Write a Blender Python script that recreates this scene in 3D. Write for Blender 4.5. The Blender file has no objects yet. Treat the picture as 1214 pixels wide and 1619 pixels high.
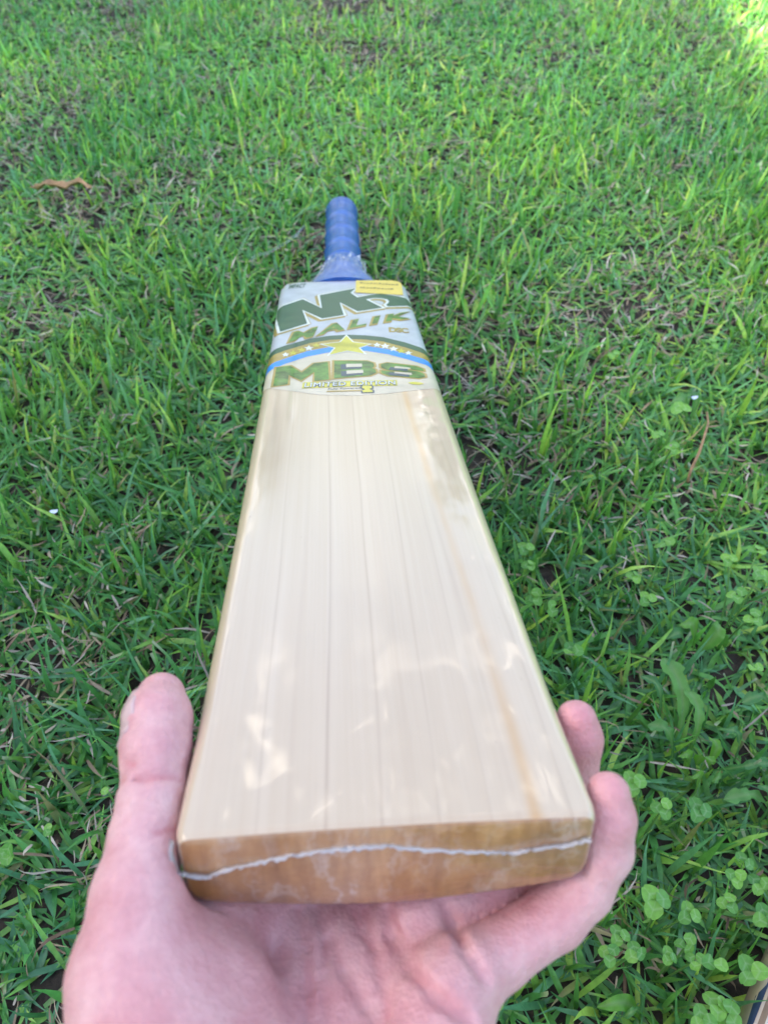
import bpy, bmesh, math
import numpy as np
from mathutils import Vector, Matrix

sc = bpy.context.scene
R = math.radians
rng = np.random.default_rng(7)

# ------------------------------------------------------------------ camera
PITCH = R(50.0)          # looking down by this much
CAM_H = 0.512
FPX = 1250.0             # focal length in pixels of the 1214 x 1619 photograph
cam_d = bpy.data.cameras.new('camera')
cam = bpy.data.objects.new('camera', cam_d)
sc.collection.objects.link(cam)
cam.location = (0, 0, CAM_H)
cam.rotation_euler = (R(90) - PITCH, 0, 0)
cam_d.sensor_fit = 'VERTICAL'
cam_d.sensor_height = 36.0
cam_d.sensor_width = 27.0
cam_d.lens = FPX / 1619.0 * 36.0
cam_d.clip_start = 0.01
cam_d.clip_end = 500.0
cam_d.dof.use_dof = True
cam_d.dof.focus_distance = 0.39
cam_d.dof.aperture_fstop = cam_d.lens / 2.1
sc.camera = cam

# ------------------------------------------------------------------ light
SUN_EL, SUN_AZ = R(31.0), R(-90.0)       # azimuth from +Y towards +X
sun_dir = Vector((math.sin(SUN_AZ) * math.cos(SUN_EL), math.cos(SUN_AZ) * math.cos(SUN_EL), math.sin(SUN_EL)))
world = bpy.data.worlds.new('World')
sc.world = world
world.use_nodes = True
wn = world.node_tree
bg = wn.nodes['Background']
sky = wn.nodes.new('ShaderNodeTexSky')
sky.sky_type = 'NISHITA'
sky.sun_disc = False
sky.sun_elevation = SUN_EL
sky.sun_rotation = SUN_AZ
sky.air_density = 1.0
sky.dust_density = 2.2
sky.ozone_density = .8
tcw = wn.nodes.new('ShaderNodeTexCoord')
mpw = wn.nodes.new('ShaderNodeMapping')
mpw.inputs['Scale'].default_value = (1.0, 1.0, 1.6)
mpw.inputs['Location'].default_value = (2.6, 1.6, .3)  # shifts the added clouds to where the bat film mirrors them
cn = wn.nodes.new('ShaderNodeTexNoise')
cn.inputs['Scale'].default_value = 13.0
cn.inputs['Detail'].default_value = 7
cn.inputs['Roughness'].default_value = .58
cr_ = wn.nodes.new('ShaderNodeValToRGB')
cr_.color_ramp.elements[0].position, cr_.color_ramp.elements[1].position = .55, .70
wn.links.new(tcw.outputs['Generated'], mpw.inputs[0])
wn.links.new(mpw.outputs[0], cn.inputs['Vector'])
wn.links.new(cn.outputs['Fac'], cr_.inputs[0])
cmix = wn.nodes.new('ShaderNodeMix')
cmix.data_type = 'RGBA'
cmix.inputs[7].default_value = (9.4, 9.1, 8.8, 1)      # bright cloud added for glints on the film, in the sky texture's own units
wn.links.new(cr_.outputs[0], cmix.inputs[0])
wn.links.new(sky.outputs[0], cmix.inputs[6])
wn.links.new(cmix.outputs[2], bg.inputs[0])
bg.inputs[1].default_value = 0.10
sun_d = bpy.data.lights.new('sun', 'SUN')
sun_d.energy = 3.5
sun_d.angle = R(0.5)
sun_d.color = (1.0, 0.95, 0.86)
sun = bpy.data.objects.new('sun', sun_d)
sun.rotation_euler = (-sun_dir).to_track_quat('-Z', 'Y').to_euler()
sun.location = sun_dir * 30
sc.collection.objects.link(sun)
sc.view_settings.view_transform = 'Standard'
sc.view_settings.look = 'None'
sc.view_settings.exposure = 2.5
sc.view_settings.gamma = 1.0
sc.view_settings.use_curve_mapping = False
sc.cycles.use_denoising = True
sc.cycles.max_bounces = 8
sc.cycles.transparent_max_bounces = 12

# ------------------------------------------------------------------ helpers
cp, sp = math.cos(PITCH), math.sin(PITCH)
CAM2W = np.array([[1, 0, 0], [0, -sp, cp], [0, -cp, -sp]], float)   # camera (right, down, forward) -> world
CAMP = np.array([0, 0, CAM_H])


def ray(px, py):
    return CAM2W @ np.array([(px - 607.0) / FPX, (py - 809.5) / FPX, 1.0])


def ground_at(px, py, h=0.0):
    d = ray(px, py)
    s = (h - CAM_H) / d[2]
    return CAMP + d * s


def link(o, parent=None):
    sc.collection.objects.link(o)
    if parent is not None:
        o.parent = parent
    return o


def mesh_obj(name, verts, faces, mats, parent=None, smooth=True):
    me = bpy.data.meshes.new(name)
    me.from_pydata([tuple(v) for v in verts], [], [tuple(f) for f in faces])
    me.update()
    for m in (mats if isinstance(mats, (list, tuple)) else [mats]):
        me.materials.append(m)
    if smooth:
        me.polygons.foreach_set('use_smooth', [True] * len(me.polygons))
    return link(bpy.data.objects.new(name, me), parent)


def empty(name, loc=(0, 0, 0), parent=None):
    o = bpy.data.objects.new(name, None)
    o.empty_display_size = 0.02
    o.location = loc
    return link(o, parent)


def tag(o, label=None, cat=None, group=None, kind=None):
    if label:
        o['label'] = label
    if cat:
        o['category'] = cat
    if group:
        o['group'] = group
    if kind:
        o['kind'] = kind
    return o


def vnoise(x, y, scale, seed):
    """smooth value noise in 0..1 on numpy arrays"""
    r = np.random.default_rng(seed)
    tab = r.random((64, 64))
    xs, ys = x * scale + 1000.3, y * scale + 1000.7
    xi, yi = np.floor(xs).astype(int), np.floor(ys).astype(int)
    fx, fy = xs - xi, ys - yi
    fx = fx * fx * (3 - 2 * fx)
    fy = fy * fy * (3 - 2 * fy)
    g = lambda a, b: tab[a % 64, b % 64]
    return ((g(xi, yi) * (1 - fx) + g(xi + 1, yi) * fx) * (1 - fy)
            + (g(xi, yi + 1) * (1 - fx) + g(xi + 1, yi + 1) * fx) * fy)


# ------------------------------------------------------------------ materials
class NT:
    def __init__(self, name):
        self.m = bpy.data.materials.new(name)
        self.m.use_nodes = True
        self.t = self.m.node_tree
        self.p = self.t.nodes['Principled BSDF']
        self.out = self.t.nodes['Material Output']

    def n(self, typ, **kw):
        nd = self.t.nodes.new(typ)
        for k, v in kw.items():
            setattr(nd, k, v)
        return nd

    def l(self, a, b):
        self.t.links.new(a, b)

    def set(self, **kw):
        for k, v in kw.items():
            i = self.p.inputs[k.replace('_', ' ')]
            if isinstance(v, tuple) and len(v) == 3 and i.type == 'RGBA':
                v = (*v, 1)
            i.default_value = v
        return self

    def math(self, op, a, b=None, c=None):
        nd = self.n('ShaderNodeMath', operation=op)
        for i, v in enumerate((a, b, c)):
            if v is None:
                continue
            if isinstance(v, (int, float)):
                nd.inputs[i].default_value = v
            else:
                self.l(v, nd.inputs[i])
        return nd.outputs[0]

    def coord(self, scale=(1, 1, 1), kind='Object'):
        tc = self.n('ShaderNodeTexCoord')
        mp = self.n('ShaderNodeMapping')
        mp.inputs['Scale'].default_value = scale
        self.l(tc.outputs[kind], mp.inputs[0])
        return mp.outputs[0]

    def noise(self, vec, scale, detail=3, rough=.55, out='Fac'):
        nd = self.n('ShaderNodeTexNoise')
        nd.inputs['Scale'].default_value = scale
        nd.inputs['Detail'].default_value = detail
        nd.inputs['Roughness'].default_value = rough
        self.l(vec, nd.inputs['Vector'])
        return nd.outputs[out]

    def ramp(self, fac, stops):
        nd = self.n('ShaderNodeValToRGB')
        e = nd.color_ramp.elements
        while len(e) < len(stops):
            e.new(.5)
        for k, (p, c) in zip(e, stops):
            k.position = p
            k.color = (*c, 1) if len(c) == 3 else c
        self.l(fac, nd.inputs[0])
        return nd.outputs[0]

    def mix(self, fac, a, b, blend='MIX'):
        nd = self.n('ShaderNodeMix', data_type='RGBA', blend_type=blend)
        for i, v in ((0, fac), (6, a), (7, b)):
            if isinstance(v, (int, float)):
                nd.inputs[i].default_value = v
            elif isinstance(v, tuple):
                nd.inputs[i].default_value = (*v, 1)
            else:
                self.l(v, nd.inputs[i])
        return nd.outputs[2]

    def bump(self, h, strength, dist, target='Normal'):
        nd = self.n('ShaderNodeBump')
        nd.inputs['Strength'].default_value = strength
        nd.inputs['Distance'].default_value = dist
        self.l(h, nd.inputs['Height'])
        self.l(nd.outputs[0], self.p.inputs[target])


def film(m, weight=1.0):
    """tight clear shrink film over a surface: a glossy coat with wrinkles"""
    v1 = m.coord((95, 14, 60))
    v2 = m.coord((14, 9, 14))
    h = m.math('ADD', m.math('MULTIPLY', m.noise(v1, 1.0, 1.5, .5), .5), m.math('MULTIPLY', m.noise(v2, 1.0, 2), 1.1))
    tc = m.n('ShaderNodeTexCoord')
    sx = m.n('ShaderNodeSeparateXYZ')
    m.l(tc.outputs['Object'], sx.inputs[0])
    def sm(v, a, b):
        nd = m.n('ShaderNodeMapRange', interpolation_type='SMOOTHSTEP')
        nd.inputs[1].default_value, nd.inputs[2].default_value = a, b
        m.l(v, nd.inputs[0])
        return nd.outputs[0]
    toe = m.math('SUBTRACT', 1.0, sm(sx.outputs[1], .01, .15))
    side = sm(m.math('ABSOLUTE', m.math('ADD', sx.outputs[0], .006)), .024, .048)
    loose = m.math('MAXIMUM', toe, side)
    crumple = m.noise(m.coord((60, 36, 60)), 1.0, 1.2, .5)
    h = m.math('ADD', h, m.math('MULTIPLY', m.math('MULTIPLY', crumple, loose), 2.2))
    rx_ = m.math('DIVIDE', m.math('ADD', sx.outputs[0], .0345), .0017)
    rid = m.math('EXPONENT', m.math('MULTIPLY', m.math('MULTIPLY', rx_, rx_), -1.0))
    win = m.math('MULTIPLY', sm(sx.outputs[1], .26, .30), m.math('SUBTRACT', 1.0, sm(sx.outputs[1], .40, .44)))
    h = m.math('ADD', h, m.math('MULTIPLY', m.math('MULTIPLY', rid, win), 2.0))
    m.set(Coat_Weight=weight, Coat_Roughness=.03, Coat_IOR=1.6)
    m.l(m.math('MULTIPLY_ADD', m.math('SUBTRACT', 1.0, loose), .15, .028), m.p.inputs['Coat Roughness'])
    m.bump(h, .8, .00032, 'Coat Normal')


def make_wood():
    m = NT('willow_face')
    tc = m.n('ShaderNodeTexCoord')
    sx = m.n('ShaderNodeSeparateXYZ')
    m.l(tc.outputs['Object'], sx.inputs[0])
    x, y = sx.outputs[0], sx.outputs[1]
    wob = m.math('MULTIPLY', m.math('SUBTRACT', m.noise(m.coord((9, 3.0, 1)), 1.0, 2), .5), .010)
    xw = m.math('ADD', x, wob)
    fine = m.noise(m.coord((420, 5, 30)), 1.0, 4, .65)
    broad = m.noise(m.coord((36, 1.3, 4)), 1.0, 3)
    col = m.ramp(broad, [(.25, (.505, .378, .258)), (.55, (.55, .42, .297)), (.8, (.58, .455, .333))])
    col = m.mix(.5, col, m.ramp(fine, [(.3, (.88, .82, .74)), (.7, (1, 1, 1))]), 'MULTIPLY')
    lines = [(-.0485, .0, .0014, .20), (-.0335, -.002, .0007, .35), (-.0255, .004, .0016, .15), (-.0160, .006, .0008, .75), (-.0018, .006, .0007, .65),
             (.0060, .008, .0015, .15), (.0125, .013, .0006, .45), (.0255, .004, .0007, .30), (.0325, -.014, .0012, .25), (.0465, -.012, .0009, .35)]
    irr = m.ramp(m.noise(m.coord((30, 7, 1)), 1.0, 3), [(.3, (.25, .25, .25)), (.65, (1, 1, 1))])
    for x0, s, w, k in lines:
        d = m.math('SUBTRACT', xw, m.math('MULTIPLY_ADD', y, s, x0))
        d = m.math('DIVIDE', d, w * .6)
        g = m.math('EXPONENT', m.math('MULTIPLY', m.math('MULTIPLY', d, d), -1.0))
        col = m.mix(m.math('MULTIPLY', m.math('MULTIPLY', g, irr), k * .72), col, (.31, .20, .13))
        # pale latewood band beside each dark line
        d2 = m.math('DIVIDE', m.math('SUBTRACT', m.math('SUBTRACT', xw, m.math('MULTIPLY_ADD', y, s, x0)), w * 2.4), w * 1.6)
        g2 = m.math('EXPONENT', m.math('MULTIPLY', m.math('MULTIPLY', d2, d2), -1.0))
        col = m.mix(m.math('MULTIPLY', g2, k * .12), col, (.70, .60, .48))
    # orange heartwood streak
    d = m.math('SUBTRACT', xw, m.math('MULTIPLY_ADD', y, -.021, .0372))
    d = m.math('DIVIDE', d, .0019)
    g = m.math('EXPONENT', m.math('MULTIPLY', m.math('MULTIPLY', d, d), -1.0))
    vary = m.ramp(m.noise(m.coord((40, 11, 1)), 1.0, 3), [(.35, (0, 0, 0)), (.65, (1, 1, 1))])
    g = m.math('MULTIPLY', g, m.math('MULTIPLY_ADD', vary, .55, .16))
    col = m.mix(g, col, (.50, .27, .085))
    spot = m.ramp(m.noise(m.coord((260, 120, 1)), 1.0, 1), [(.78, (0, 0, 0)), (.82, (1, 1, 1))])
    col = m.mix(m.math('MULTIPLY', spot, .35), col, (.35, .25, .18))
    pore = m.ramp(m.noise(m.coord((1500, 45, 1)), 1.0, 2), [(.62, (0, 0, 0)), (.75, (1, 1, 1))])
    col = m.mix(m.math('MULTIPLY', pore, .16), col, (.36, .27, .20))
    m.l(col, m.p.inputs['Base Color'])
    m.set(Roughness=.42)
    film(m)
    return m.m


def make_toe():
    m = NT('toe_end_grain')
    v = m.coord((60, 60, 160))
    w = m.noise(m.coord((55, 20, 26)), 1.0, 5, .7)
    st = m.noise(m.coord((300, 40, 40)), 1.0, 4, .6)
    col = m.ramp(w, [(.3, (.23, .098, .030)), (.5, (.35, .165, .055)), (.72, (.47, .25, .095))])
    col = m.mix(.5, col, m.ramp(st, [(.35, (.55, .45, .40)), (.6, (1, 1, 1))]), 'MULTIPLY')
    rid = m.math('ABSOLUTE', m.math('SUBTRACT', m.noise(m.coord((70, 20, 45)), 1.0, 4, .6), .5))
    haze = m.ramp(rid, [(.0, (.5, .5, .5)), (.035, (.08, .08, .08)), (.2, (0, 0, 0))])
    patch = m.ramp(m.noise(m.coord((30, 10, 30)), 1.0, 2), [(.45, (0, 0, 0)), (.7, (1, 1, 1))])
    col = m.mix(m.math('MULTIPLY', m.math('ADD', haze, .12), patch), col, (.55, .48, .44))
    m.l(col, m.p.inputs['Base Color'])
    m.set(Roughness=.45)
    v2 = m.coord((70, 30, 120))
    m.set(Coat_Weight=1.0, Coat_Roughness=.1)
    m.bump(m.noise(v2, 1.0, 4, .6), .7, .0022, 'Coat Normal')
    return m.m


def make_plain(name, col, rough=.4, metallic=0.0, coat=True, vary=.12, sc_=60):
    m = NT(name)
    nz = m.noise(m.coord((sc_, sc_, sc_)), 1.0, 3)
    lo = tuple(c * (1 - vary) for c in col)
    hi = tuple(min(1, c * (1 + vary)) for c in col)
    m.l(m.ramp(nz, [(.3, lo), (.7, hi)]), m.p.inputs['Base Color'])
    m.set(Roughness=rough, Metallic=metallic)
    if coat:
        film(m, .45)
    return m.m


def make_grass(name, rough=.42, trans=.35):
    m = NT(name)
    at = m.n('ShaderNodeAttribute', attribute_name='col')
    nz = m.noise(m.coord((220, 220, 220)), 1.0, 2)
    col = m.mix(.6, at.outputs['Color'], m.ramp(nz, [(.3, (.62, .62, .62)), (.7, (1.12, 1.12, 1.12))]), 'MULTIPLY')
    m.l(col, m.p.inputs['Base Color'])
    m.set(Roughness=rough, Specular_IOR_Level=.5)
    tr = m.n('ShaderNodeBsdfTranslucent')
    m.l(m.mix(1.0, col, (1.25, 1.2, .55), 'MULTIPLY'), tr.inputs[0])
    mx = m.n('ShaderNodeMixShader')
    mx.inputs[0].default_value = trans
    m.l(m.p.outputs[0], mx.inputs[1])
    m.l(tr.outputs[0], mx.inputs[2])
    m.l(mx.outputs[0], m.out.inputs[0])
    return m.m


def make_leaf(name, dark, light, mark=None, trans=.3):
    m = NT(name)
    tc = m.n('ShaderNodeTexCoord')
    sx = m.n('ShaderNodeSeparateXYZ')
    m.l(tc.outputs['Object'], sx.inputs[0])
    oi = m.n('ShaderNodeObjectInfo')
    col = m.ramp(oi.outputs['Random'], [(0, dark), (1, light)])
    nz = m.noise(m.coord((4, 4, 4)) if mark else m.coord((160, 160, 160)), 1.0, 3)
    col = m.mix(.5, col, m.ramp(nz, [(.3, (.7, .7, .7)), (.7, (1.15, 1.15, 1.15))]), 'MULTIPLY')
    if mark:
        ax = m.math('ABSOLUTE', sx.outputs[0])
        d = m.math('SUBTRACT', sx.outputs[1], m.math('MULTIPLY_ADD', ax, -.75, .50))
        d = m.math('DIVIDE', d, .085)
        g = m.math('EXPONENT', m.math('MULTIPLY', m.math('MULTIPLY', d, d), -1.0))
        col = m.mix(m.math('MULTIPLY', g, .26), col, mark)
        rib = m.math('EXPONENT', m.math('MULTIPLY', m.math('POWER', m.math('DIVIDE', ax, .03), 2.0), -1.0))
        col = m.mix(m.math('MULTIPLY', rib, .16), col, mark)
    else:
        at = m.n('ShaderNodeAttribute', attribute_name='rib')
        col = m.mix(m.math('MULTIPLY', at.outputs['Fac'], .6), col, (.20, .34, .12))
    m.l(col, m.p.inputs['Base Color'])
    m.set(Roughness=.48)
    tr = m.n('ShaderNodeBsdfTranslucent')
    m.l(m.mix(1.0, col, (1.25, 1.2, .6), 'MULTIPLY'), tr.inputs[0])
    mx = m.n('ShaderNodeMixShader')
    mx.inputs[0].default_value = trans
    m.l(m.p.outputs[0], mx.inputs[1])
    m.l(tr.outputs[0], mx.inputs[2])
    m.l(mx.outputs[0], m.out.inputs[0])
    return m.m


def make_skin():
    m = NT('skin')
    at = m.n('ShaderNodeAttribute', attribute_name='flush')
    big = m.noise(m.coord((62, 62, 62)), 1.0, 4, .6)
    col = m.ramp(big, [(.3, (.555, .265, .28)), (.5, (.635, .35, .36)), (.72, (.70, .44, .44))])
    col = m.mix(at.outputs['Fac'], col, (.55, .165, .19))
    mott = m.noise(m.coord((380, 380, 380)), 1.0, 3)
    col = m.mix(.25, col, m.ramp(mott, [(.35, (.78, .66, .66)), (.65, (1.08, 1.05, 1.05))]), 'MULTIPLY')
    m.l(col, m.p.inputs['Base Color'])
    m.set(Roughness=.48, Specular_IOR_Level=.45, Subsurface_Weight=.18, Subsurface_Scale=.004,
          Subsurface_Radius=(1.0, .35, .2))
    vo = m.n('ShaderNodeTexVoronoi')
    vo.inputs['Scale'].default_value = 900
    m.l(m.coord(), vo.inputs['Vector'])
    fine = m.noise(m.coord((500, 500, 500)), 1.0, 4)
    m.bump(m.math('ADD', m.math('MULTIPLY', vo.outputs['Distance'], .5), fine), .5, .0009)
    return m.m


def make_film_sheet():
    m = NT('clear_film')
    m.set(Base_Color=(.92, .94, .97), Roughness=.12)
    tr = m.n('ShaderNodeBsdfTransparent')
    tr.inputs[0].default_value = (.97, .98, 1, 1)
    lw = m.n('ShaderNodeLayerWeight')
    lw.inputs[0].default_value = .35
    cr = m.noise(m.coord((330, 150, 330)), 1.0, 5, .7)
    fac = m.math('ADD', m.math('MULTIPLY', lw.outputs['Facing'], .16),
                 m.ramp(cr, [(.52, (.02, .02, .02)), (.80, (.40, .40, .40))]))
    ed = m.n('ShaderNodeAttribute', attribute_name='edge')
    fac = m.math('ADD', fac, m.math('MULTIPLY', m.math('POWER', ed.outputs['Fac'], 3.0), m.ramp(cr, [(.45, (0, 0, 0)), (.72, (.6, .6, .6))])))
    fac = m.math('MINIMUM', fac, .85)
    mx = m.n('ShaderNodeMixShader')
    m.l(fac, mx.inputs[0])
    m.l(tr.outputs[0], mx.inputs[1])
    m.l(m.p.outputs[0], mx.inputs[2])
    m.l(mx.outputs[0], m.out.inputs[0])
    m.bump(cr, .6, .002)
    return m.m


def make_ground():
    m = NT('soil_and_thatch')
    v = m.coord((1, 1, 1))
    a = m.noise(v, 55, 5, .7)
    b = m.noise(m.coord((1, 1, 1)), 6, 3)
    soil = m.ramp(a, [(.3, (.012, .009, .007)), (.5, (.035, .026, .018)), (.72, (.09, .07, .05))])
    lawn = m.ramp(m.noise(v, 9, 6, .75), [(.3, (.03, .075, .015)), (.6, (.075, .165, .035)), (.8, (.15, .25, .06))])
    tc = m.n('ShaderNodeTexCoord')
    ln = m.n('ShaderNodeVectorMath', operation='LENGTH')
    off_ = m.n('ShaderNodeVectorMath', operation='SUBTRACT')
    off_.inputs[1].default_value = (0, .9, 0)
    m.l(tc.outputs['Object'], off_.inputs[0])
    m.l(off_.outputs[0], ln.inputs[0])
    far = m.math('ADD', ln.outputs['Value'], m.math('MULTIPLY', b, .6))
    mr = m.n('ShaderNodeMapRange')
    mr.inputs[1].default_value = 1.5
    mr.inputs[2].default_value = 2.2
    m.l(far, mr.inputs[0])
    m.l(m.mix(mr.outputs[0], soil, lawn), m.p.inputs['Base Color'])
    m.set(Roughness=.9)
    m.bump(a, .8, .006)
    return m.m


WOOD = make_wood()
TOE = make_toe()
GRASS = make_grass('grass_blade', .34, .26)
STRAW = make_grass('dry_straw', .6, .15)
SKIN = make_skin()
FILM = make_film_sheet()
GROUND = make_ground()

# ------------------------------------------------------------------ ground
S = 150.0
g = mesh_obj('ground', [(-S, -S, 0), (S, -S, 0), (S, S, 0), (-S, S, 0)], [(0, 1, 2, 3)], GROUND, smooth=False)
tag(g, kind='structure')

# ------------------------------------------------------------------ unseen wall, added to cast the shade on the lawn
HX = -2.35
HH = (0.632 - HX) * math.tan(SUN_EL)         # its coping shades the lawn up to x = 0.63
wall = tag(empty('added_shade_wall', (HX - .1, 0, 0)), 'unseen cream rendered wall added beside the lawn to cast the shade', 'wall')
render_m = make_plain('cream_render', (.52, .49, .43), .9, coat=False, sc_=9)
coping_m = make_plain('coping_stone', (.36, .34, .31), .85, coat=False, sc_=14)


def box(name, lo, hi, mat, parent, bev=0.0):
    bm = bmesh.new()
    bmesh.ops.create_cube(bm, size=1)
    for v in bm.verts:
        v.co = Vector([(lo[i] + hi[i]) / 2 + v.co[i] * (hi[i] - lo[i]) for i in range(3)])
    if bev:
        bmesh.ops.bevel(bm, geom=bm.edges[:], offset=bev, segments=2, affect='EDGES')
    me = bpy.data.meshes.new(name)
    bm.to_mesh(me)
    bm.free()
    me.materials.append(mat)
    return link(bpy.data.objects.new(name, me), parent)


box('wall_face', (-.12, -7, -.05), (.07, 4.2, HH - .06), render_m, wall, .006)
for k in range(14):
    box('coping', (-.16, -7 + k * .8, HH - .058), (.10, -7 + k * .8 + .794, HH), coping_m, wall, .006)

# unseen trees, added far ahead for the film on the bat to mirror
TREE_LEAF = make_grass('tree_leaf', .5, .3)
BARK = make_plain('bark', (.13, .10, .075), .9, coat=False, vary=.4, sc_=14)


def unseen_tree(x0, y0, hgt, rad, nleaf, label):
    root = tag(empty('tree', (x0, y0, 0)), label, 'tree', 'unseen trees added beyond the lawn')
    V, F = [], []

    def limb(p, q, r0, r1, n=9, m=6):
        p, q = np.array(p, float), np.array(q, float)
        e = (q - p) / np.linalg.norm(q - p)
        a = np.cross(e, [.3, .9, .1])
        a /= np.linalg.norm(a)
        b = np.cross(e, a)
        b0 = len(V)
        for i in range(m + 1):
            t = i / m
            c = p + (q - p) * t + a * .06 * math.sin(t * 5) * np.linalg.norm(q - p) * .4
            for k in range(n):
                an = 2 * math.pi * k / n
                V.append(c + (a * math.cos(an) + b * math.sin(an)) * (r0 + (r1 - r0) * t))
        for i in range(m):
            for k in range(n):
                j = (k + 1) % n
                F.append((b0 + i * n + k, b0 + i * n + j, b0 + (i + 1) * n + j, b0 + (i + 1) * n + k))
    limb((0, 0, -.05), (.1, .1, hgt * .45), .17, .11)
    cc = []
    for k in range(9):
        an = k * 2.4
        el = .2 + .1 * k
        q = np.array([math.cos(an) * rad * .62 * math.cos(el * .9), math.sin(an) * rad * .62 * math.cos(el * .9), hgt * .5 + rad * .9 * math.sin(el)])
        limb((.1, .1, hgt * (.30 + .015 * k)), q, .07, .02)
        cc.append(q)
    mesh_obj('trunk', V, F, BARK, root)
    cl_ = np.array(cc + [c_ + rng.normal(0, rad * .3, 3) for c_ in cc for _ in range(3)])
    k = rng.integers(0, len(cl_), nleaf)
    P = cl_[k] + rng.normal(0, rad * .17, (nleaf, 3))
    a = rng.normal(0, 1, (nleaf, 3))
    a /= np.linalg.norm(a, axis=1)[:, None]
    b = np.cross(a, rng.normal(0, 1, (nleaf, 3)))
    b /= np.linalg.norm(b, axis=1)[:, None]
    sz = rng.uniform(.04, .085, nleaf)[:, None]
    Q = np.stack([P - a * sz, P + b * sz * .45, P + a * sz, P - b * sz * .45], 1).reshape(-1, 3)
    o = mesh_obj('crown', Q, (np.arange(nleaf * 4).reshape(-1, 4)).tolist(), TREE_LEAF, root, smooth=False)
    colr = np.repeat(np.array([.07, .17, .03]) * (1 + rng.normal(0, .25, (nleaf, 1))), 4, 0)
    at = o.data.attributes.new('col', 'FLOAT_COLOR', 'POINT')
    at.data.foreach_set('color', np.c_[np.clip(colr, .01, 1), np.ones(len(colr))].astype(np.float32).ravel())


unseen_tree(-6.5, 36.0, 4.0, 2.4, 22000, 'unseen leafy tree added straight ahead beyond the lawn for reflections')
unseen_tree(5.5, 41.0, 4.4, 2.6, 22000, 'unseen leafy tree added ahead and to the right beyond the lawn for reflections')

# ------------------------------------------------------------------ cricket bat
# pose of the bat in camera axes (right, down, forward): toe centre of the face, width, length and face-normal axes
bt = np.array([.0014, .0790, .1987])
bw = np.array([.9978, -.0351, .0554])
ba = np.array([-.0655, -.4964, .8656])
bw /= np.linalg.norm(bw)
ba -= bw * (ba @ bw)
ba /= np.linalg.norm(ba)
bn = np.cross(bw, ba)
if bn[1] > 0:
    bn = -bn
BM = np.c_[bw, ba, bn]                       # bat local -> camera
BATW = Matrix.Identity(4)
_r = CAM2W @ BM
_t = CAMP + CAM2W @ bt
for i in range(3):
    for j in range(3):
        BATW[i][j] = _r[i, j]
    BATW[i][3] = _t[i]
LB = .5641
BOW = .003


def cl(x, a=0., b=1.):
    return max(a, min(b, x))


def lerp(a, b, t):
    return a + (b - a) * t


def interp(x, pts):
    for (x0, y0), (x1, y1) in zip(pts, pts[1:]):
        if x <= x1:
            t = cl((x - x0) / (x1 - x0))
            return lerp(y0, y1, t * t * (3 - 2 * t))
    return pts[-1][1]


def half_width(v):
    if v < .007:
        return .0542 - .0014 * (1 - v / .007) ** 2
    if v > LB - .012:
        return interp(v, [(LB - .012, .0535), (LB - .003, .0515), (LB + .001, .0465), (LB + .006, .036), (LB + .011, .0285), (LB + .03, .017)])
    return .054


def edge_t(v):
    return interp(v, [(0, .0268), (.06, .0285), (.2, .034), (.38, .033), (LB - .03, .020), (LB + .02, .018)])


def spine_t(v):
    return interp(v, [(0, .0318), (.06, .0350), (.22, .060), (.36, .058), (LB - .04, .032), (LB + .02, .028)])


RC = .0058


def rc(v):
    return interp(v, [(0, .0026), (.05, .0048), (.2, RC)])


def face_z(u, v):
    """height of the face surface above the straight toe-to-shoulder plane"""
    t = cl(v / LB)
    z = -BOW * 4 * t * (1 - t)
    hw = half_width(v)
    au = abs(u)
    z -= .0010 * (au / .054) ** 2
    if v > LB:
        z -= (v - LB) * .9
    r_ = rc(v)
    if au > hw - r_:
        d = cl(au - (hw - r_), 0, r_ * .995)
        z -= r_ - math.sqrt(max(r_ * r_ - d * d, 0))
    return z


def section(v, inset=0.0):
    hw = half_width(v)
    pts = []
    r_ = rc(v)
    us = [-(hw - r_) * c for c in (1, .8, .6, .4, .2, 0, -.2, -.4, -.6, -.8, -1)]
    left = []
    for k in range(5, 0, -1):
        a = math.pi / 2 * k / 5
        left.append((-(hw - r_) - r_ * math.sin(a)))
    top = left + us + [-x for x in reversed(left)]
    et, st = edge_t(v), spine_t(v)
    z0 = face_z(0, v)
    for u in top:
        if abs(u) >= hw - 1e-9:
            pts.append((u, z0 - .0010 - r_))
        else:
            pts.append((u, face_z(u, v)))
    rb = interp(v, [(0, .0065), (.05, .0045), (.1, .004)])
    zb = z0 - et
    pts.append((hw, zb + rb))
    for k in range(1, 4):
        a = math.pi / 2 * k / 3
        pts.append((hw - rb + rb * math.cos(a), zb + rb - rb * math.sin(a)))
    for k in range(1, 12):
        s = 1 - k / 6.0
        prof = 1 - abs(s) ** 1.6
        pts.append(((hw - rb) * s, zb - (st - et) * prof))
    for k in range(3, 0, -1):
        a = math.pi / 2 * k / 3
        pts.append((-(hw - rb + rb * math.cos(a)), zb + rb - rb * math.sin(a)))
    pts.append((-hw, zb + rb))
    if inset:
        cz = z0 - et / 2
        out = []
        for u, z in pts:
            out.append((u - math.copysign(min(inset, abs(u)), u), z - math.copysign(min(inset, abs(z - cz)), z - cz)))
        pts = out
    return pts


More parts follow.
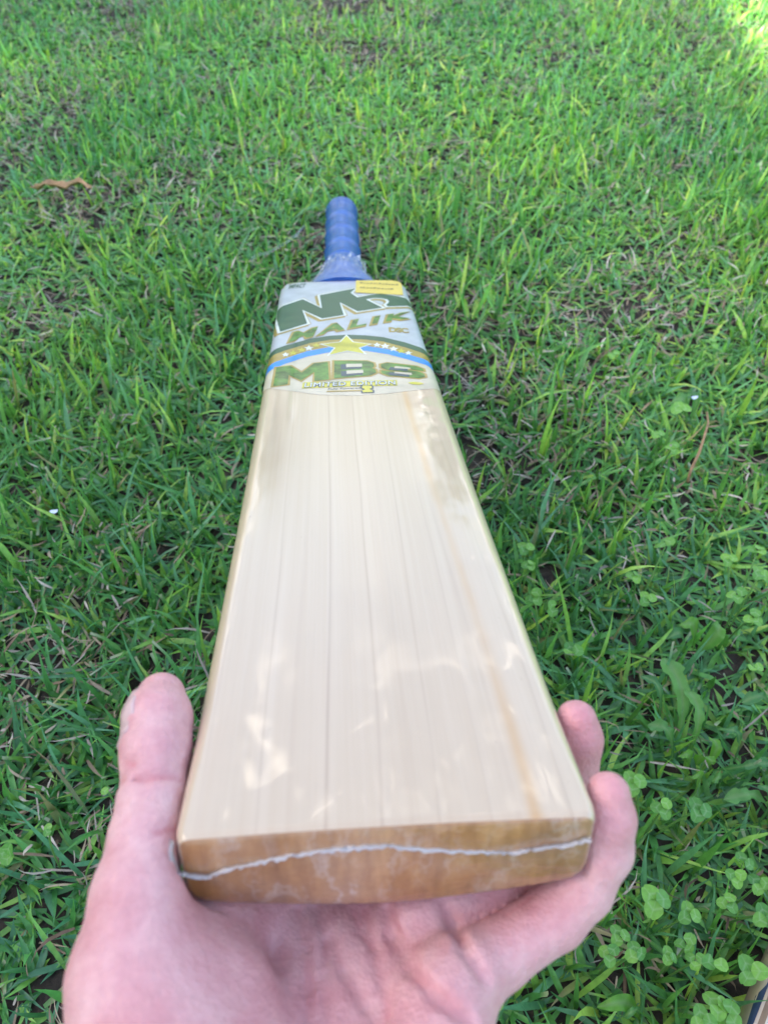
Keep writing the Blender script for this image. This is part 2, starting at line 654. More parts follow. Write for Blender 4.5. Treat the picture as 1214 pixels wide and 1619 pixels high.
def make_blade(parent, name='blade'):
    vs = [0, .0004, .0013, .003, .005, .007] + list(np.linspace(.012, LB - .015, 60)) + [LB - d for d in (.012, .009, .006, .003, .001)] + [LB + d for d in (.001, .003, .006, .009, .012, .02, .03)]
    rings = []
    for i, v in enumerate(vs):
        ins = .0013 if i == 0 else (.0004 if i == 1 else 0)
        rings.append([(u, v, z) for u, z in section(v, ins)])
    n = len(rings[0])
    V = [p for r_ in rings for p in r_]
    F, mi = [], []
    for i in range(len(rings) - 1):
        for j in range(n):
            k = (j + 1) % n
            F.append((i * n + j, i * n + k, (i + 1) * n + k, (i + 1) * n + j))
            mi.append(1 if i < 1 else 0)
    c0 = len(V)
    # toe cap: gently domed
    m = 4
    base = rings[0]
    cx, cz = 0.0, sum(p[2] for p in base) / n
    prev = list(range(n))
    for s in range(1, m):
        t = s / m
        idx = []
        for (u, v, z) in base:
            idx.append(len(V))
            V.append((lerp(u, cx, t * .9), -.0012 * math.sin(t * math.pi / 2), lerp(z, cz, t)))
        for j in range(n):
            k = (j + 1) % n
            F.append((prev[k], prev[j], idx[j], idx[k]))
            mi.append(1)
        prev = idx
    F.append(tuple(reversed(prev)))
    mi.append(1)
    last = (len(rings) - 1) * n
    F.append(tuple(last + j for j in range(n)))
    mi.append(0)
    o = mesh_obj(name, V, F, [WOOD, TOE], parent)
    o.data.polygons.foreach_set('material_index', mi)
    bm = bmesh.new()
    bm.from_mesh(o.data)
    bmesh.ops.recalc_face_normals(bm, faces=bm.faces)
    bm.to_mesh(o.data)
    bm.free()
    o.data.set_sharp_from_angle(angle=R(50))
    return o


def face_uv(px, py):
    """pixel -> (u, v) on the bat's face"""
    d = BM.T @ np.array([(px - 607.0) / FPX, (py - 809.5) / FPX, 1.0])
    o = BM.T @ (-bt)
    z = 0.0
    for _ in range(4):
        s = (z - o[2]) / d[2]
        q = o + d * s
        t = cl(q[1] / LB)
        z = -BOW * 4 * t * (1 - t)
    return float(q[0]), float(q[1])


def decal(name, polys, off, mat, parent, step=.006):
    """thin printed shape that follows the face; polys are lists of (u, v)"""
    bm = bmesh.new()
    for poly in polys:
        vs = [bm.verts.new((u, v, 0)) for u, v in poly]
        try:
            bm.faces.new(vs)
        except ValueError:
            continue
    bmesh.ops.triangulate(bm, faces=bm.faces[:])
    us = [p[0] for poly in polys for p in poly]
    vv = [p[1] for poly in polys for p in poly]
    cuts = [(Vector((c, 0, 0)), Vector((1, 0, 0))) for c in (-.053, -.052, -.0505, -.049, -.0478, -.03, 0, .03, .0478, .049, .0505, .052, .053) if min(us) < c < max(us)]
    k = math.floor(min(vv) / .02) * .02
    while k < max(vv):
        if k > min(vv):
            cuts.append((Vector((0, k, 0)), Vector((0, 1, 0))))
        k += .02
    for k in (LB - .012, LB - .006, LB - .002, LB + .002):
        if min(vv) < k < max(vv):
            cuts.append((Vector((0, k, 0)), Vector((0, 1, 0))))
    for co, no in cuts:
        bmesh.ops.bisect_plane(bm, geom=bm.verts[:] + bm.edges[:] + bm.faces[:], plane_co=co, plane_no=no)
    for v in bm.verts:
        hw = half_width(v.co.y)
        v.co.x = cl(v.co.x, -hw * .9995, hw * .9995)
        v.co.z = face_z(v.co.x, v.co.y) + off
    bmesh.ops.recalc_face_normals(bm, faces=bm.faces)
    for f in bm.faces:
        if f.normal.z < 0:
            f.normal_flip()
        f.smooth = True
    me = bpy.data.meshes.new(name)
    bm.to_mesh(me)
    bm.free()
    me.materials.append(mat)
    return link(bpy.data.objects.new(name, me), parent)


def offset_poly(poly, d):
    """grow a polygon by d (mitred, limited)"""
    n = len(poly)
    area = sum(poly[i][0] * poly[(i + 1) % n][1] - poly[(i + 1) % n][0] * poly[i][1] for i in range(n))
    s = 1 if area > 0 else -1
    out = []
    for i in range(n):
        p0, p1, p2 = Vector(poly[i - 1]), Vector(poly[i]), Vector(poly[(i + 1) % n])
        e1, e2 = (p1 - p0).normalized(), (p2 - p1).normalized()
        n1, n2 = Vector((e1.y, -e1.x)) * s, Vector((e2.y, -e2.x)) * s
        b = n1 + n2
        if b.length < 1e-6:
            b = n1
        b.normalize()
        k = d / max(.45, b.dot(n1))
        out.append(tuple(p1 + b * k))
    return out


def shift(poly, du, dv):
    return [(u + du, v + dv) for u, v in poly]


def text_polys(body, offset=0.0, shear=0.0, space=1.0):
    """triangles of a text, normalised to the unit square"""
    cu = bpy.data.curves.new('txt', 'FONT')
    cu.body = body
    cu.offset = offset
    cu.shear = shear
    cu.space_character = space
    cu.resolution_u = 3
    cu.fill_mode = 'FRONT'
    o = bpy.data.objects.new('txt', cu)
    sc.collection.objects.link(o)
    bpy.context.view_layer.update()
    me = o.to_mesh()
    P = [(v.co.x, v.co.y) for v in me.vertices]
    T = [[P[i] for i in f.vertices] for f in me.polygons]
    o.to_mesh_clear()
    bpy.data.objects.remove(o)
    bpy.data.curves.remove(cu)
    x0, x1 = min(p[0] for p in P), max(p[0] for p in P)
    y0, y1 = min(p[1] for p in P), max(p[1] for p in P)
    return [[((x - x0) / (x1 - x0), (y - y0) / (y1 - y0)) for x, y in t] for t in T]


def quad_map(polys, bl, br, tr, tl, sag=0.0):
    """unit square -> four pixel corners -> face"""
    out = []
    for p in polys:
        q = []
        for s, t in p:
            x = (bl[0] * (1 - s) + br[0] * s) * (1 - t) + (tl[0] * (1 - s) + tr[0] * s) * t
            y = (bl[1] * (1 - s) + br[1] * s) * (1 - t) + (tl[1] * (1 - s) + tr[1] * s) * t
            y -= sag * 4 * s * (1 - s)
            q.append(face_uv(x, y))
        out.append(q)
    return out


bat = empty('cricket_bat')
bat.matrix_world = BATW
tag(bat, 'pale willow cricket bat with green and gold stickers and blue grip, held by its toe', 'cricket bat')
blade = make_blade(bat)

PRINT_WHITE = make_plain('sticker_white', (.46, .465, .52), .35)
PRINT_CREAM = make_plain('sticker_cream', (.56, .48, .37), .35)
PRINT_GREEN = make_plain('print_dark_green', (.010, .050, .034), .38)
PRINT_GRASS = make_plain('print_green', (.07, .17, .02), .33, .3, vary=.7, sc_=130)
PRINT_GOLD = make_plain('print_gold', (.42, .27, .07), .33, .5)
PRINT_YGOLD = make_plain('print_bright_gold', (.58, .50, .06), .3, .45, vary=.25)
PRINT_BLUE = make_plain('print_blue', (.003, .22, .74), .35)
PRINT_NAVY = make_plain('print_navy', (.02, .035, .09), .35)
PRINT_PALE = make_plain('print_pale', (.70, .72, .72), .35)
LABEL_YELLOW = make_plain('label_yellow', (.68, .53, .10), .55, coat=False, vary=.05)
INK = make_plain('faint_ink', (.22, .17, .06), .6, coat=False)

U = face_uv
c2 = lambda x, y: U(410 + x / 4.336, 420 + y / 4.336)          # crops used to read the print
ca = lambda x, y: U(430 + x / 9.338, 430 + y / 9.338)
cb = lambda x, y: U(550 + x / 8.671, 430 + y / 8.671)

# upper white sticker (shoulders down to the arched stripes)
top_arc = [(80, 580), (180, 543), (350, 500), (480, 482), (600, 475), (730, 479), (850, 490), (1000, 523), (1140, 572)]
gb_arc = [(72, 618), (180, 577), (350, 530), (480, 511), (600, 505), (730, 508), (850, 521), (1000, 557), (1147, 612)]
bb_arc = [(60, 676), (180, 632), (330, 585), (480, 560), (600, 552), (730, 552), (880, 572), (1020, 605), (1165, 652)]
end_arc = [(50, 722), (180, 668), (330, 622), (480, 595), (600, 583), (730, 585), (880, 606), (1020, 640), (1176, 692)]


def arc_uv(a):
    p = [c2(*q) for q in a]
    p[0] = (-.0539, p[0][1])
    p[-1] = (.0539, p[-1][1])
    return p


A0, A1, A2, A3 = map(arc_uv, (top_arc, gb_arc, bb_arc, end_arc))
st_poly = A0 + [(.0538, LB - .012), (.0515, LB - .003), (.046, LB + .0005), (.030, LB + .002), (-.030, LB + .002), (-.046, LB + .0005), (-.0515, LB - .003), (-.0538, LB - .012)]
sticker = decal('shoulder_sticker', [st_poly], .00012, PRINT_WHITE, bat)
lower_pts = [(.0537, U(696, 611)[1]), (.040, U(672, 615)[1]), (.02, U(620, 622)[1]), (0, U(557, 626)[1]), (-.02, U(500, 624)[1]), (-.040, U(445, 616)[1]), (-.0537, U(412, 610)[1])]
lower = decal('lower_sticker', [A3 + lower_pts], .00012, PRINT_CREAM, bat)


def band(a, b):
    return [[a[i], a[i + 1], b[i + 1], b[i]] for i in range(len(a) - 1)]


decal('green_stripe', band(A0, A1), .00022, PRINT_GREEN, sticker)
decal('gold_stripe', band(A1, A2), .00022, PRINT_GOLD, sticker)
decal('blue_stripe', band(A2, A3), .00022, PRINT_BLUE, sticker)

# big emblem on the shoulders
emb = [ca(*p) for p in [(78, 515), (455, 400), (738, 540), (706, 345), (1110, 268)]] + \
      [cb(*p) for p in [(105, 228), (35, 290), (130, 352), (330, 312), (450, 298), (560, 312), (700, 327), (800, 350), (852, 378), (884, 452), (545, 470),
                        (520, 448), (556, 420), (562, 398), (535, 372), (450, 358), (350, 358), (245, 378), (472, 488), (135, 545)]] + \
      [ca(*p) for p in [(1000, 452), (1060, 640), (740, 690), (450, 560), (522, 762), (120, 872), (62, 640)]]
decal('emblem_shadow', [shift(offset_poly(emb, .0026), -.0016, -.0042)], .00020, PRINT_GOLD, sticker)
decal('emblem_edge_gold', [offset_poly(emb, .0028)], .00024, PRINT_GOLD, sticker)
decal('emblem_edge', [offset_poly(emb, .0021)], .00028, PRINT_PALE, sticker)
decal('emblem', [emb], .00034, PRINT_GREEN, sticker)

# name under the emblem, rising to the right
T = text_polys('MALIK', .035, .10, 1.3)
q_ = [(456, 541), (648, 502), (647, 492), (461, 526)]
decal('name_shadow', quad_map(text_polys('MALIK', .075, .10, 1.3), (452, 543.5), (651, 504), (650, 491), (457, 525), 1.5), .00036, PRINT_GOLD, sticker)
decal('name_print', quad_map(T, *q_, 1.5), .00042, PRINT_GRASS, sticker)
# small badge, small word
decal('badge', quad_map(text_polys('DSC', .05, 0, .9), (615, 525), (647, 526), (645, 518), (614, 517)), .0003, PRINT_GOLD, sticker)
decal('small_word', quad_map(text_polys('IMPACT', .02, .15), (456, 456), (483, 454.5), (484, 448), (457, 449)), .0003, PRINT_GREEN, sticker)

# star over the stripes


def starp(pts):
    return [c2(*p) for p in pts]


st = [(597, 482), (640, 527), (757, 540), (680, 566), (722, 606), (603, 586), (478, 614), (522, 566), (430, 540), (556, 527)]
st_uv = starp(st)
decal('star_edge', [offset_poly(st_uv, .0010)], .00030, PRINT_PALE, sticker)
decal('star', [st_uv], .00036, PRINT_YGOLD, sticker)
small = [(180, 607, 15), (232, 596, 17), (292, 577, 17), (340, 566, 19), (392, 548, 17), (806, 545, 16), (862, 552, 19), (920, 570, 18), (972, 584, 17), (1022, 596, 15)]
for x, y, r_ in small:
    p = []
    for k in range(10):
        rr = r_ * (1.5 if k % 2 == 0 else .62)
        a = math.pi / 2 + k * math.pi / 5
        p.append(c2(x + rr * 1.3 * math.cos(a), y - rr * .75 * math.sin(a)))
    decal('small_star', [p], .0003, PRINT_PALE if r_ != 17 else PRINT_YGOLD, sticker)

# big letters M B S: block shapes with cut corners
Mp = [(0, 0), (0, 1), (.27, 1), (.5, .55), (.73, 1), (1, 1), (1, 0), (.74, 0), (.74, .52), (.5, .12), (.26, .50), (.26, 0)]
Bp = [(0, 0), (0, 1), (.84, 1), (1, .86), (1, .62), (.93, .51), (1, .40), (1, .16), (.84, 0)]
Bh1 = [(.30, .60), (.30, .80), (.70, .80), (.70, .60)]
Bh2 = [(.30, .20), (.30, .40), (.70, .40), (.70, .20)]
Sp = [(.16, 0), (0, .16), (0, .36), (.30, .36), (.30, .22), (.70, .22), (.70, .38), (.14, .42), (0, .58), (0, .84), (.16, 1), (.84, 1), (1, .84), (1, .66), (.70, .66), (.70, .78), (.30, .78), (.30, .62), (.86, .58), (1, .42), (1, .16), (.84, 0)]
quads = {'M': ((95, 822), (478, 782), (470, 662), (118, 692)), 'B': ((512, 776), (806, 752), (778, 655), (514, 655)), 'S': ((838, 752), (1140, 772), (1118, 690), (832, 662))}
pq = lambda q: [(410 + x / 4.336, 420 + y / 4.336) for x, y in q]
for nm, shp in (('M', Mp), ('B', Bp), ('S', Sp)):
    poly = quad_map([shp], *pq(quads[nm]))[0]
    e_ = decal('letter_edge', [offset_poly(poly, .0015)], .00024, PRINT_GOLD, lower)
    decal('letter', [poly], .00032, PRINT_GRASS, lower)
    inner = quad_map([[(s * .82 + .09, t * .82 + .09) for s, t in shp]], *pq(quads[nm]))[0]
    if nm == 'B':
        for h_ in (Bh1, Bh2):
            hp = quad_map([h_], *pq(quads[nm]))[0]
            decal('letter_hole_shade', [shift(offset_poly(hp, .0014), -.002, -.002)], .00038, PRINT_NAVY, lower)
            decal('letter_hole', [hp], .00044, PRINT_CREAM, lower)
    if nm == 'S':
        for h_ in ([(.34, .79), (.30, .62), (.69, .68), (.69, .80)], [(.30, .22), (.30, .34), (.70, .38), (.70, .20)]):
            hp = quad_map([h_], *pq(quads[nm]))[0]
            decal('letter_hole_shade', [shift(offset_poly(hp, .0008), -.0026, -.0022)], .00038, PRINT_NAVY, lower)
            decal('letter_hole', [hp], .00044, PRINT_CREAM, lower)
bar = quad_map([[(0, 0), (0, 1), (1, 1), (1, 0)]], *pq(((292, 842), (946, 822), (942, 784), (300, 800))), 1.0)[0]
decal('edition_bar', [bar], .0003, PRINT_YGOLD, lower)
decal('edition_text_shade', quad_map(text_polys('LIMITED EDITION', .05, 0, 1.1), *pq(((306, 838), (936, 819), (932, 788), (312, 803)))), .00036, PRINT_NAVY, lower)
decal('edition_text', quad_map(text_polys('LIMITED EDITION', .0, 0, 1.1), *pq(((310, 834), (932, 815), (929, 790), (315, 805)))), .00042, PRINT_PALE, lower)
decal('maker_text', quad_map(text_polys('Fully Powered', .01), *pq(((470, 856), (692, 848), (692, 836), (474, 842)))), .0003, PRINT_NAVY, lower)
decal('maker_line', quad_map([[(0, 0), (0, 1), (1, 1), (1, 0)]], *pq(((458, 868), (706, 862), (706, 855), (466, 860)))), .0003, PRINT_GOLD, lower)
seal = [(705, 828), (735, 824), (770, 828), (772, 842), (752, 849), (776, 858), (776, 870), (710, 872), (706, 860), (726, 850), (704, 842)]
decal('seal_edge', [offset_poly([c2(*p) for p in seal], .001)], .0003, PRINT_NAVY, lower)
decal('seal', [[c2(*p) for p in seal]], .00036, PRINT_YGOLD, lower)
sm = [(1020, 800), (1060, 794), (1110, 797), (1130, 806), (1095, 814), (1040, 810)]
decal('smear_mark', [[c2(*p) for p in sm]], .0003, PRINT_YGOLD, lower)

# yellow handwritten label stuck over the top right
lab_px = [(563, 440), (598, 441.5), (634, 444.5), (637.5, 466), (600, 465), (562, 463.5)]
lab = decal('yellow_label', [[U(*p) for p in lab_px]], .0006, LABEL_YELLOW, bat)
scr = []
for row, y0 in enumerate((449.5, 457.0)):
    x = 569.0
    k = 0
    while x < 629:
        wd = 3 + 4 * rng.random()
        hh = 1.6 + 1.6 * rng.random()
        yy = y0 + (x - 569) * .035
        if rng.random() > .04:
            scr.append([U(x, yy), U(x + .9, yy - hh), U(x + wd * .5, yy - hh * .5), U(x + wd * .7, yy - hh), U(x + wd, yy), U(x + wd * .6, yy - .3 * hh)])
        x += wd + .8
decal('pen_marks', scr, .0008, INK, lab)

# blue rubber grip
GRIP = NT('blue_rubber')
oi = GRIP.noise(GRIP.coord((60, 60, 60)), 1, 3)
GRIP.l(GRIP.ramp(oi, [(.3, (.008, .060, .27)), (.7, (.014, .105, .40))]), GRIP.p.inputs['Base Color'])
GRIP.set(Roughness=.36)
GRIP.bump(GRIP.noise(GRIP.coord((900, 900, 900)), 1, 2), .3, .0004)
H0, H1 = LB + .0005, LB + .292
z_h0, z_h1 = -.0105, .010


def handle_center(v):
    t = (v - H0) / (H1 - H0)
    return lerp(z_h0, z_h1, t) - .003 * math.sin(math.pi * cl(t))


def lathe(name, stations, mat, parent, n=36, caps=True):
    """stations: (v, cz, rx, rz)"""
    V, F = [], []
    for (v, cz, rx, rz) in stations:
        for k in range(n):
            a = 2 * math.pi * k / n
            V.append((rx * math.cos(a) + .0045 * cl((v - LB) / .29), v, cz + rz * math.sin(a)))
    for i in range(len(stations) - 1):
        for k in range(n):
            j = (k + 1) % n
            F.append((i * n + k, (i + 1) * n + k, (i + 1) * n + j, i * n + j))
    if caps:
        F.append(tuple(range(n)))
        F.append(tuple(reversed(range((len(stations) - 1) * n, len(stations) * n))))
    return mesh_obj(name, V, F, mat, parent)


stn = []
for v in np.linspace(H0, H1 - .006, 150):
    d = v - H0
    rx = interp(d, [(0, .0312), (.018, .0285), (.038, .0210), (.058, .0176), (.07, .0172), (.25, .0176), (.27, .0182), (.286, .0188)])
    rz = interp(d, [(0, .0135), (.012, .0138), (.045, .0165), (.07, .0168), (.25, .0172), (.27, .0178), (.286, .0184)])
    # raised rubber rings
    f_ = (d - .075) / .052
    if 0 < f_ < 3.9:
        b_ = .0016 * max(0, math.cos(2 * math.pi * f_)) ** 2 - .0005
        rx += b_
        rz += b_
    stn.append((v, handle_center(v), rx, rz))
for k in range(1, 7):
    a = math.pi / 2 * k / 6
    v = H1 - .006 + .006 * math.sin(a)
    rr = .0187 - .007 * (1 - math.cos(a))
    stn.append((v, handle_center(v), rr, rr))
grip = lathe('grip', stn, GRIP.m, bat)
grip.data.set_sharp_from_angle(angle=R(60))

# crumpled end of the clear wrap gathered round the neck
V, F = [], []
n, rows = 120, 22
for i in range(rows):
    t = i / (rows - 1)
    for k in range(n):
        a = 2 * math.pi * k / n
        vend = .060 + .004 * math.sin(a * 3 + 1) + .003 * math.sin(a * 7.3) + .0035 * math.sin(a * 17 + 2)
        if math.cos(a) > .3:
            vend += .006
        d = -.003 + vend * t
        rx = interp(d, [(-.004, .036), (.004, .0325), (.018, .0296), (.038, .0222), (.058, .0192), (.085, .0186)])
        rz = interp(d, [(-.004, .0145), (.012, .0155), (.045, .0185), (.075, .0190)])
        w_ = .7 * t ** 1.4 * (.0016 * math.sin(a * 13 + 5 * t) + .0012 * math.sin(a * 29 - 9 * t + 1) + .0009 * math.sin(a * 47 + 20 * t)) + .0003 * rng.standard_normal() * t
        if math.cos(a) > .4 and t > .5:
            w_ += (t - .5) * .008 * math.cos(a)
        v = H0 + d + .0008 * rng.standard_normal() * t
        V.append(((rx + w_) * math.cos(a), v, handle_center(v) + (rz + w_ * 1.2) * math.sin(a)))
for i in range(rows - 1):
    for k in range(n):
        j = (k + 1) % n
        F.append((i * n + k, (i + 1) * n + k, (i + 1) * n + j, i * n + j))
wrap = mesh_obj('wrap_collar', V, F, FILM, bat)
at = wrap.data.attributes.new('edge', 'FLOAT', 'POINT')
at.data.foreach_set('value', [i // n / (rows - 1) for i in range(n * rows)])
tag(wrap, label='crumpled clear plastic wrap gathered round the neck of the bat')

# folded seam of the wrap running across the toe
SEAM = NT('wrap_seam')
SEAM.set(Base_Color=(.62, .61, .63), Roughness=.22, Transmission_Weight=.4)
SEAM.bump(SEAM.noise(SEAM.coord((900, 300, 900)), 1, 4), .6, .0012)


def toe_uz(px, py, y=-.0012):
    d = BM.T @ np.array([(px - 607.0) / FPX, (py - 809.5) / FPX, 1.0])
    o = BM.T @ (-bt)
    q = o + d * (y - o[1]) / d[1]
    return float(q[0]), float(q[2])


seam_px = [(279, 1382), (300, 1385), (330, 1387), (350, 1378), (400, 1366), (450, 1355), (505, 1346), (560, 1340), (610, 1338), (640, 1341), (700, 1344), (760, 1347), (800, 1349), (850, 1343), (900, 1336), (938, 1326)]
P = []
for (x0, y0), (x1, y1) in zip(seam_px, seam_px[1:]):
    for k in range(8):
        t = k / 8
        P.append(toe_uz(lerp(x0, x1, t), lerp(y0, y1, t) + rng.normal() * .5))
V, F = [], []
for i, (u, z) in enumerate(P):
    th = .00008 + .00005 * math.sin(i * .37) + .00010 * rng.random()
    ht = .0003 + .0006 * rng.random()
    jz = .0003 * rng.normal()
    V += [(u, -.0004, z + th * 1.6), (u, -.0012 - ht, z + jz + th * .5), (u, -.0012 - ht, z + jz - th * .5), (u, -.0004, z - th * 1.6)]
for i in range(len(P) - 1):
    for k in range(4):
        j = (k + 1) % 4
        F.append((i * 4 + k, (i + 1) * 4 + k, (i + 1) * 4 + j, i * 4 + j))
seam = mesh_obj('wrap_seam', V, F, SEAM.m, bat)
# loose flap of the fold at the left corner
V, F = [], []
cor = [(272, 1332), (270, 1346), (273, 1360), (279, 1376), (286, 1392), (290, 1408)]
for i, (x, y) in enumerate(cor):
    u, z = toe_uz(x, y, .0)
    V += [(u + .0006, .0002, z), (u - .0004, -.0009, z), (u - .0007, .0010, z)]
for i in range(len(cor) - 1):
    for k in range(3):
        j = (k + 1) % 3
        F.append((i * 3 + k, (i + 1) * 3 + k, (i + 1) * 3 + j, i * 3 + j))
mesh_obj('wrap_fold', V, F, SEAM.m, bat)

# ------------------------------------------------------------------ hand (bat-local millimetres while shaping)
RES = 1.15
lo = np.array([-96., -128., -98.])
hi = np.array([84., 92., 22.])
dims = np.ceil((hi - lo) / RES).astype(int)
gx = (lo[0] + RES * np.arange(dims[0])).astype(np.float32)
gy = (lo[1] + RES * np.arange(dims[1])).astype(np.float32)
gz = (lo[2] + RES * np.arange(dims[2])).astype(np.float32)
GX, GY, GZ = gx[:, None, None], gy[None, :, None], gz[None, None, :]


def rcone(a, b, ra, rb):
    a, b = np.array(a, np.float32), np.array(b, np.float32)
    ba_ = b - a
    h = ((GX - a[0]) * ba_[0] + (GY - a[1]) * ba_[1] + (GZ - a[2]) * ba_[2]) / float(ba_ @ ba_)
    h = np.clip(h, 0, 1)
    d = np.sqrt((GX - a[0] - h * ba_[0]) ** 2 + (GY - a[1] - h * ba_[1]) ** 2 + (GZ - a[2] - h * ba_[2]) ** 2)
    return d - (ra + (rb - ra) * h)


def ellip(c, r_):
    k = np.sqrt(((GX - c[0]) / r_[0]) ** 2 + ((GY - c[1]) / r_[1]) ** 2 + ((GZ - c[2]) / r_[2]) ** 2)
    return (k - 1) * min(r_)


def smin(a, b, k):
    h = np.clip(.5 + .5 * (b - a) / k, 0, 1)
    return b + (a - b) * h - k * h * (1 - h)


def chain(pts, k=3.0):
    d = None
    for (p, r0), (q, r1) in zip(pts, pts[1:]):
        c = rcone(p, q, r0, r1)
        d = c if d is None else smin(d, c, k)
    return d


little = chain([((14, -15, -46), 10.0), ((29, -7, -47), 9.0), ((47, 1, -43), 8.7), ((55, 4, -36), 8.0), ((60.6, 7, -24), 7.4), ((61.2, 9.5, -14), 6.9), ((60.6, 12, -7), 6.0)], 2.5)
ring = chain([((8, 6, -48), 11), ((30, 13.5, -48), 9.8), ((49, 24, -45), 9.2), ((60, 36, -32), 8.0), ((61, 40, -15), 7.4), ((60.3, 41.5, -9), 6.4)], 2.5)
middle = chain([((-2, 30, -53), 10.5), ((24, 41, -58), 9.5), ((46, 50, -52), 9.0), ((55, 53, -42), 8.0), ((55, 54, -40), 7.5)], 2.5)
index = chain([((-16, 46, -53), 10.5), ((8, 62, -60), 9.5), ((30, 70, -55), 9.0), ((42, 72, -46), 8.0), ((44, 72, -44), 7.5)], 2.5)
thumb = chain([((-52, -50, -38), 20), ((-63.5, -19, -24), 14.6), ((-63.8, -4, -15), 11.0), ((-63.6, 10, -11), 9.3), ((-63.8, 21, -9), 8.9), ((-64.9, 35, -6), 9.7), ((-66.0, 46, -4), 9.5), ((-66.6, 54.5, -3), 7.4)], 3.5)
d = rcone((-22, -112, -62), (14, -16, -52), 21, 11.5)                       # little-finger side of the palm
d = smin(d, rcone((-24, -112, -62), (6, 8, -56), 20, 12), 12)
d = smin(d, rcone((-28, -112, -62), (-4, 30, -58), 20, 12), 12)
d = smin(d, rcone((-32, -112, -62), (-18, 46, -58), 20, 12), 12)
d = smin(d, rcone((-44, -88, -54), (-58, -22, -36), 22, 18), 14)            # ball of the thumb
d = smin(d, rcone((-38, -60, -46), (-46, -18, -40), 18, 15), 10)
d = smin(d, rcone((-58, -8, -36), (-20, 34, -56), 11, 9), 12)               # web between thumb and index finger
d = smin(d, rcone((6, -72, -56), (11, -32, -50), 15, 12.5), 10)             # heel on the little-finger side
d = smin(d, rcone((13, -19, -46), (18, -13, -45), 11.5, 10.5), 6)           # pad under the little finger
d = smin(d, rcone((-61, -8, -31), (-50, 8, -37), 11, 9), 7)            # flesh pressed against the corner of the bat
d = smin(d, thumb, 9)
fing = np.minimum(np.minimum(little, ring), np.minimum(middle, index))
d = smin(d, fing, 4.5)
# wrist and forearm leave towards the holder, below the camera
d = smin(d, rcone((-30, -150, -72), (-28, -105, -62), 25, 23), 14)
# flatten the skin where it bears on the bat
Yc = np.clip(GY / 1000., 0, .09)
et = 1000 * (.0268 + (.0285 - .0268) * np.clip(Yc / .06, 0, 1) + .004 * np.clip((Yc - .06) / .03, 0, 1))
stt = 1000 * (.0318 + (.0350 - .0318) * np.clip(Yc / .06, 0, 1) + .008 * np.clip((Yc - .06) / .03, 0, 1))
zb = -(et + (stt - et) * np.clip(1 - (np.abs(GX) / 54.) ** 1.6, 0, 1)) - .35
sd_bat = np.maximum(np.maximum(np.abs(GX) - 54.25, -GY - 1.6), np.maximum(zb - GZ, GZ - 4))
d = -smin(-d, sd_bat.astype(np.float32), 1.6)
d = d.astype(np.float32)

camL = BM.T @ (-bt) * 1000


def hit(px, py):
    dl = BM.T @ np.array([(px - 607.0) / FPX, (py - 809.5) / FPX, 1.0])
    dl /= np.linalg.norm(dl)
    for s in np.arange(120, 330, .5):
        q = camL + dl * s
        i = ((q - lo) / RES).round().astype(int)
        if (i < 0).any() or (i >= dims).any():
            continue
        if d[tuple(i)] < 0:
            return q
    return None


creases = [  # pixel polylines on the skin, width mm, depth mm
    ([(703, 1428), (715, 1460), (735, 1500), (765, 1543)], 1.5, 3.2),
    ([(612, 1440), (622, 1480), (648, 1530), (690, 1575), (742, 1617)], 1.6, 2.6),
    ([(498, 1432), (520, 1485), (545, 1535), (580, 1590), (600, 1618)], 1.5, 2.0),
    ([(516, 1490), (512, 1540), (515, 1618)], 1.2, 1.3),
    ([(470, 1440), (482, 1500), (487, 1560), (486, 1618)], 1.4, 1.4),
    ([(575, 1440), (592, 1500), (605, 1560), (612, 1610)], 1.3, 1.2),
    ([(560, 1440), (570, 1470), (590, 1500)], 1.2, 1.0),
    ([(186, 1239), (230, 1232), (286, 1229)], 1.3, 1.2),
    ([(184, 1248), (200, 1244)], 1.6, 1.0),
    ([(178, 1262), (198, 1275)], 1.0, .6),
    ([(196, 1204), (212, 1210)], 1.2, .6),
    ([(245, 1318), (278, 1312)], 1.0, .6),
    ([(800, 1445), (840, 1420)], 1.2, .4),
]
flush_pts = []
for pl, wd, dep in creases:
    Q = [q for q in (hit(*p) for p in pl) if q is not None]
    for p, q in zip(Q, Q[1:]):
        if np.linalg.norm(p - q) > 40:
            continue
        flush_pts.append((p, q, wd * .75))
        bl = np.maximum(((np.minimum(p, q) - 8 - lo) / RES).astype(int), 0)
        bh = np.minimum(((np.maximum(p, q) + 8 - lo) / RES).astype(int), dims)
        sl = tuple(slice(a, b) for a, b in zip(bl, bh))
        X, Y, Z = gx[sl[0]][:, None, None], gy[sl[1]][None, :, None], gz[sl[2]][None, None, :]
        e = q - p
        h = np.clip(((X - p[0]) * e[0] + (Y - p[1]) * e[1] + (Z - p[2]) * e[2]) / (e @ e + 1e-9), 0, 1)
        dd = (X - p[0] - h * e[0]) ** 2 + (Y - p[1] - h * e[1]) ** 2 + (Z - p[2] - h * e[2]) ** 2
        dep *= 1.0
        add = 1.6 * dep * np.exp(-dd / (wd * wd))
        cur = d[sl]
        d[sl] = np.maximum(cur, cur + add) if True else cur


